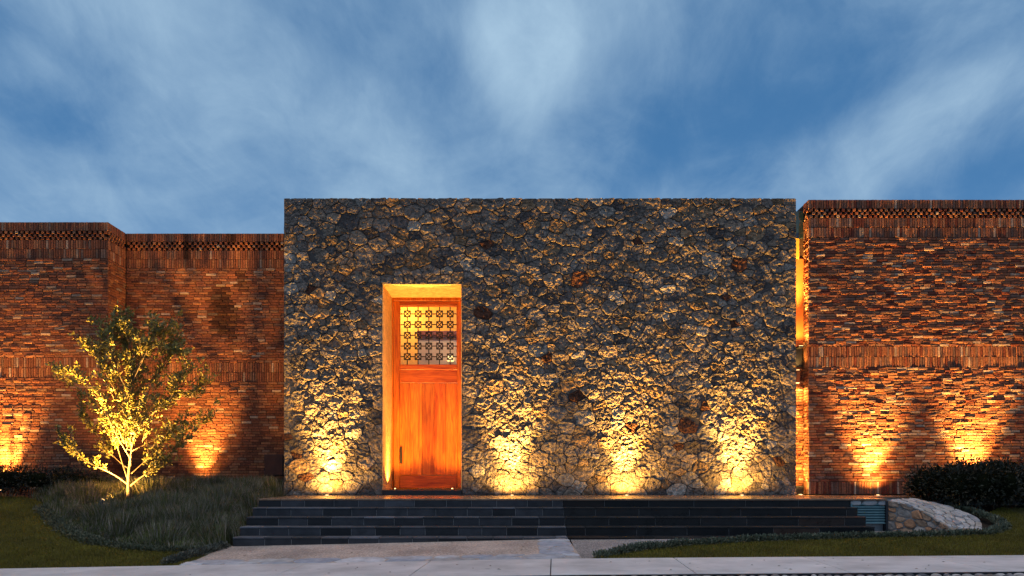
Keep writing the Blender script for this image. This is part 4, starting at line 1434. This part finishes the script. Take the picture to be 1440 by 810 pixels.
def bush(name, x0, x1, y0, y1, ztop, n, label, cat, tint, size, seed, shadow_shoots=()):
    """a leafy mass of overlapping lobes: returns the thing"""
    r = random.Random(seed)
    root = empty(name, ((x0 + x1) / 2, (y0 + y1) / 2, zf((x0 + x1) / 2, (y0 + y1) / 2)))
    tag(root, label, cat)
    lobes = []
    nl = int((x1 - x0) * (y1 - y0) * 5.2)
    for i in range(nl):
        x = x0 + (x1 - x0) * (i + r.random()) / nl; y = y0 + .2 + (y1 - y0 - .4) * r.random() ** 1.7
        if name == 'bush': y = max(y, 14.25 + 1.6 * max(0, 9.0 - x))
        zb = zf(x, y)
        hh = (ztop(x) - zb)
        lobes.append((x, y, zb + hh * .55, r.uniform(.26, .42), r.uniform(.28, .45), hh * r.uniform(.38, .48)))
    w = np.array([l[3] * l[4] for l in lobes]); w /= w.sum()
    which = nrng.choice(len(lobes), n, p=w)
    Lb = np.array(lobes)[which]
    dv = nrng.randn(n, 3); dv /= np.linalg.norm(dv, axis=1, keepdims=True)
    rr = nrng.rand(n)[:, None] ** .28
    pos = Lb[:, :3] + dv * rr * Lb[:, 3:6]
    spr = nrng.rand(n) < .12
    pos[spr] += dv[spr] * .10
    pos[:, 2] = np.maximum(pos[:, 2], zg(pos[:, 0], pos[:, 1]) + .02)
    d = dv + nrng.randn(n, 3) * .55 + np.array([0, 0, .3])
    t_ = np.array(tint) * (.5 + 1.0 * nrng.rand(n)[:, None])
    V, F, T = leaves(pos, d, nrng.uniform(size[0], size[1], n), t_, .45)
    P(soup('foliage', V, F, T, M['leaf']), root)
    st = MB()
    for (x, y, z, a, b, c) in lobes[::2]:
        st.tube([(x + r.uniform(-.1, .1), y, zf(x, y) - .05), (x, y + .03, z - c * .3), (x + r.uniform(-.15, .15), y, z + c * .6)], [.014, .010, .004], 5)
    for (xx, lean, hh) in shadow_shoots:  # added between lamp and wall so their shadows streak the brick
        st.tube([(xx, y1 + .18, zf(xx, y1) - .05), (xx + lean * .4, y1 + .20, zf(xx, y1) + hh * .5), (xx + lean, y1 + .21, zf(xx, y1) + hh)], [.016, .012, .004], 5)
    tag(P(st.build('stems', M['bark']), root), kind='stuff')
    co = MB()  # near-black solid lobes, put in as the shade deep among the leaves
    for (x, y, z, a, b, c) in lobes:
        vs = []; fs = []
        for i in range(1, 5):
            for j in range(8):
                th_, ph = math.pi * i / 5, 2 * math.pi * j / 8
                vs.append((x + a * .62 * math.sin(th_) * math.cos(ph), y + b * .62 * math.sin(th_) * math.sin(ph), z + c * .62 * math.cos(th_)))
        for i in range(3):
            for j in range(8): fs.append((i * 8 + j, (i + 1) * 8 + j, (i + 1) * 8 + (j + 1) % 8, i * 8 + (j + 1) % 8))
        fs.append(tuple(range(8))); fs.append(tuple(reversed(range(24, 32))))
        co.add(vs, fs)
    tag(P(co.build('inner_shade_mass', M['core']), root), kind='stuff')
    return root


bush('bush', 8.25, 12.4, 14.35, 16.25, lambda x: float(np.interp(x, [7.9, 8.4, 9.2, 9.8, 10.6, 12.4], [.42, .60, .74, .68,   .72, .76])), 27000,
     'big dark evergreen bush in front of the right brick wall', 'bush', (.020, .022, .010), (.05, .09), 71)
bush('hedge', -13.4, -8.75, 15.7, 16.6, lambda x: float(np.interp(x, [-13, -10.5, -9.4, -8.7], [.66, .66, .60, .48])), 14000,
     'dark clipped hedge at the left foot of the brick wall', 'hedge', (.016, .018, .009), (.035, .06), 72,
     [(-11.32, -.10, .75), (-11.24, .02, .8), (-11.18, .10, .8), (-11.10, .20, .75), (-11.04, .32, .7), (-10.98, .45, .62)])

# ---- the small lit tree
tx, ty = -7.73, 15.30
tz = .0
tree = empty('young_tree', (tx, ty, tz))
tag(tree, 'small glossy leaved tree lit from below in the lavender bed', 'tree')
S = 15.3 / 1069
def tp(px, py, dy=0): return Vector(((px - 720) * S, ty + dy, (668 - py) * S + .445))
main = [([(181, 700, 0), (181, 670, 0), (183, 640, .02), (184, 600, .03), (183, 560, .05), (186, 520, .06), (190, 498, .04), (188, 474, .02)], .036, .007)]
limbs = [([(181, 682, 0), (165, 668, -.08), (145, 657, -.16), (122, 645, -.20), (112, 632, -.25)], .018, .005),
         ([(181, 676, 0), (170, 655, .08), (158, 625, .18), (140, 590, .25), (118, 560, .3), (92, 538, .3)], .017, .004),
         ([(183, 684, 0), (200, 672, -.10), (222, 660, -.2), (246, 640, -.25), (262, 622, -.25)], .017, .005),
         ([(183, 668, 0), (198, 650, .12), (216, 630, .2), (232, 612, .25)], .013, .004),
         ([(184, 645, 0), (172, 620, -.12), (160, 590, -.2), (150, 560, -.24), (128, 538, -.3), (104, 528, -.32)], .015, .004),
         ([(184, 615, 0), (205, 595, -.08), (228, 575, -.16), (246, 560, -.2), (252, 540, -.22), (266, 525, -.25)], .014, .004),
         ([(184, 600, 0), (168, 575, .10), (152, 545, .2), (142, 515, .24), (132, 492, .26)], .013, .004),
         ([(183, 580, 0), (200, 555, .14), (215, 525, .22), (226, 500, .24), (236, 488, .24)], .012, .004),
         ([(184, 560, 0), (174, 530, -.14), (164, 502, -.2), (158, 480, -.22)], .011, .004),
         ([(185, 540, 0), (202, 515, -.12), (218, 490, -.18), (240, 492, -.2), (258, 500, -.2)], .010, .003),
         ([(184, 590, 0), (212, 578, .1), (240, 558, .2), (262, 552, .26), (280, 535, .3)], .012, .003),
         ([(184, 635, 0), (210, 618, .2), (236, 606, .3), (258, 604, .34), (274, 592, .36)], .010, .003),
         ([(184, 570, 0), (165, 540, .05), (140, 505, .06), (126, 492, .05)], .010, .003),
         ([(186, 530, 0), (206, 500, -.05), (226, 476, -.06), (236, 470, -.06)], .009, .003),
         ([(188, 500, 0), (182, 475, -.08), (180, 470, -.1), (174, 462, -.1)], .008, .003),
         ([(186, 525, 0), (200, 498, .08), (206, 480, .1), (216, 466, .1)], .009, .003),
         ([(187, 515, 0), (176, 490, .1), (168, 476, .12), (160, 464, .12)], .009, .003),
         ([(183, 655, 0), (192, 630, -.2), (205, 605, -.32), (212, 580, -.38)], .011, .003),
         ([(182, 660, 0), (160, 648, .2), (138, 630, .34), (120, 606, .38), (100, 590, .4)], .011, .003)]
tw = random.Random(81)
tb = MB(); tips = []
for pts, r0, r1 in main + limbs:
    n_ = len(pts)
    pp = [tp(*p) + Vector((tw.uniform(-.012, .012), tw.uniform(-.012, .012), 0)) for p in pts]
    # finer path through the points
    path = []
    for i in range((n_ - 1) * 3 + 1): path.append(curve([tuple(p) for p in pp], i / ((n_ - 1) * 3)))
    m_ = len(path)
    rad = [r0 + (r1 - r0) * (i / (m_ - 1)) ** .8 for i in range(m_)]
    if r0 > .03: rad[0] *= 1.5; rad[1] *= 1.15
    tb.tube(path, rad, 7)
    for i in range(int(m_ * .35), m_):
        for _ in range(2 if i < m_ - 1 else 3):
            if tw.random() < .12 and i < m_ - 1: continue
            dr = (path[min(i + 1, m_ - 1)] - path[i - 1]).normalized()
            v = (dr + Vector((tw.gauss(0, .7), tw.gauss(0, .75), tw.uniform(-.25, .60)))).normalized()
            ln = tw.uniform(.14, .46)
            a = path[i]; b = a + v * ln * .5 + Vector((0, 0, .01)); c = a + v * ln + Vector((0, 0, ln * .22))
            tb.tube([a, b, c], [min(rad[i], .006) * .9, .0045, .0025], 5)
            tips.append((c, (c - b).normalized())); tips.append((b, v))
for _ in range(70):
    a_ = tw.uniform(0, 6.28); zc = tw.uniform(1.3, 3.0); rr_ = tw.uniform(.1, .8) * min(1.0, (3.35 - zc) / .9)
    c = Vector((tx + .05 + math.cos(a_) * rr_, ty + math.sin(a_) * rr_ * .6, zc))
    b = c - Vector((math.cos(a_) * .16, math.sin(a_) * .1, .22)); a0 = b - Vector((math.cos(a_) * .12, math.sin(a_) * .08, .22))
    tb.tube([a0, b, c], [.005, .004, .0025], 5); tips.append((c, (c - b).normalized())); tips.append((b, (c - a0).normalized()))
P(tb.build('trunk', M['bark'], None, True), tree)
pos = []; drs = []; szs = []; tin = []
for c, v in tips:
    for _ in range(tw.randint(12, 21)):
        w = (v * .6 + Vector((tw.gauss(0, .75), tw.gauss(0, .75), tw.gauss(.15, .6)))).normalized()
        pos.append(c - v * tw.uniform(-.02, .10) + Vector((tw.gauss(0, .03), tw.gauss(0, .03), tw.gauss(0, .03)))); drs.append(w); szs.append(tw.uniform(.048, .095))
        k = tw.uniform(.65, 1.3)
        tin.append((.23 * k, .205 * k, .045 * k) if tw.random() < .7 else ((.24 * k, .21 * k, .07 * k) if tw.random() < .6 else (.12 * k, .125 * k, .035 * k)))
V, F, T = leaves(np.array(pos), np.array([tuple(d) for d in drs]), np.array(szs), np.array(tin), .46)
P(soup('crown', V, F, T, M['leaf']), tree)

# spike light by the tree
sp = empty('spike_light', (-8.03, 14.82, zf(-8.03, 14.82)))
tag(sp, 'garden spotlight in the lavender aimed up at the small tree', 'light')
zsp = zf(-8.03, 14.82)
P(MB().tube([(-8.03, 14.82, zsp - .05), (-8.03, 14.82, zsp + .13)], [.012, .012], 8).build('spike', M['dark_metal']), sp)
P(MB().tube([(-8.04, 14.79, zsp + .12), (-8.00, 14.86, zsp + .24)], [.032, .040], 12).build('housing', M['dark_metal']), sp)
P(MB().tube([(-7.999, 14.862, zsp + .2402), (-7.997, 14.865, zsp + .246)], [.034, .030], 12).build('lens', M['lens']), sp)
lamp('tree_spot', 'SPOT', (-7.995, 14.87, zsp + .27), 1150, sp, (-7.70, 15.28, 1.6), 140, .9, .03)
lamp('tree_beam', 'SPOT', (-7.995, 14.87, zsp + .27), 5600, sp, (-7.62, 15.22, 3.4), 66, 1, .03)

# brown steel hatch at the foot of the left wall, beside the stone wall
ha = empty('metal_hatch', (-5.56, LY1 - .02, .7))
tag(ha, 'plain brown steel hatch low on the left brick wall beside the stone wall', 'hatch')
def fX(px): return (px - 720) * LY1 / 1069
def fZ(py): return (668 - py) * LY1 / 1069 + .445
P(MB().box(fX(373), fX(398), LY1 - .035, LY1 - .01, fZ(668), fZ(640), bev=.004).build('door_panel', M['rust']), ha)
P(MB().box(fX(372.4), fX(398.6), LY1 - .022, LY1 + .01, fZ(668.6), fZ(639.4)).build('frame', M['dark_metal']), ha)
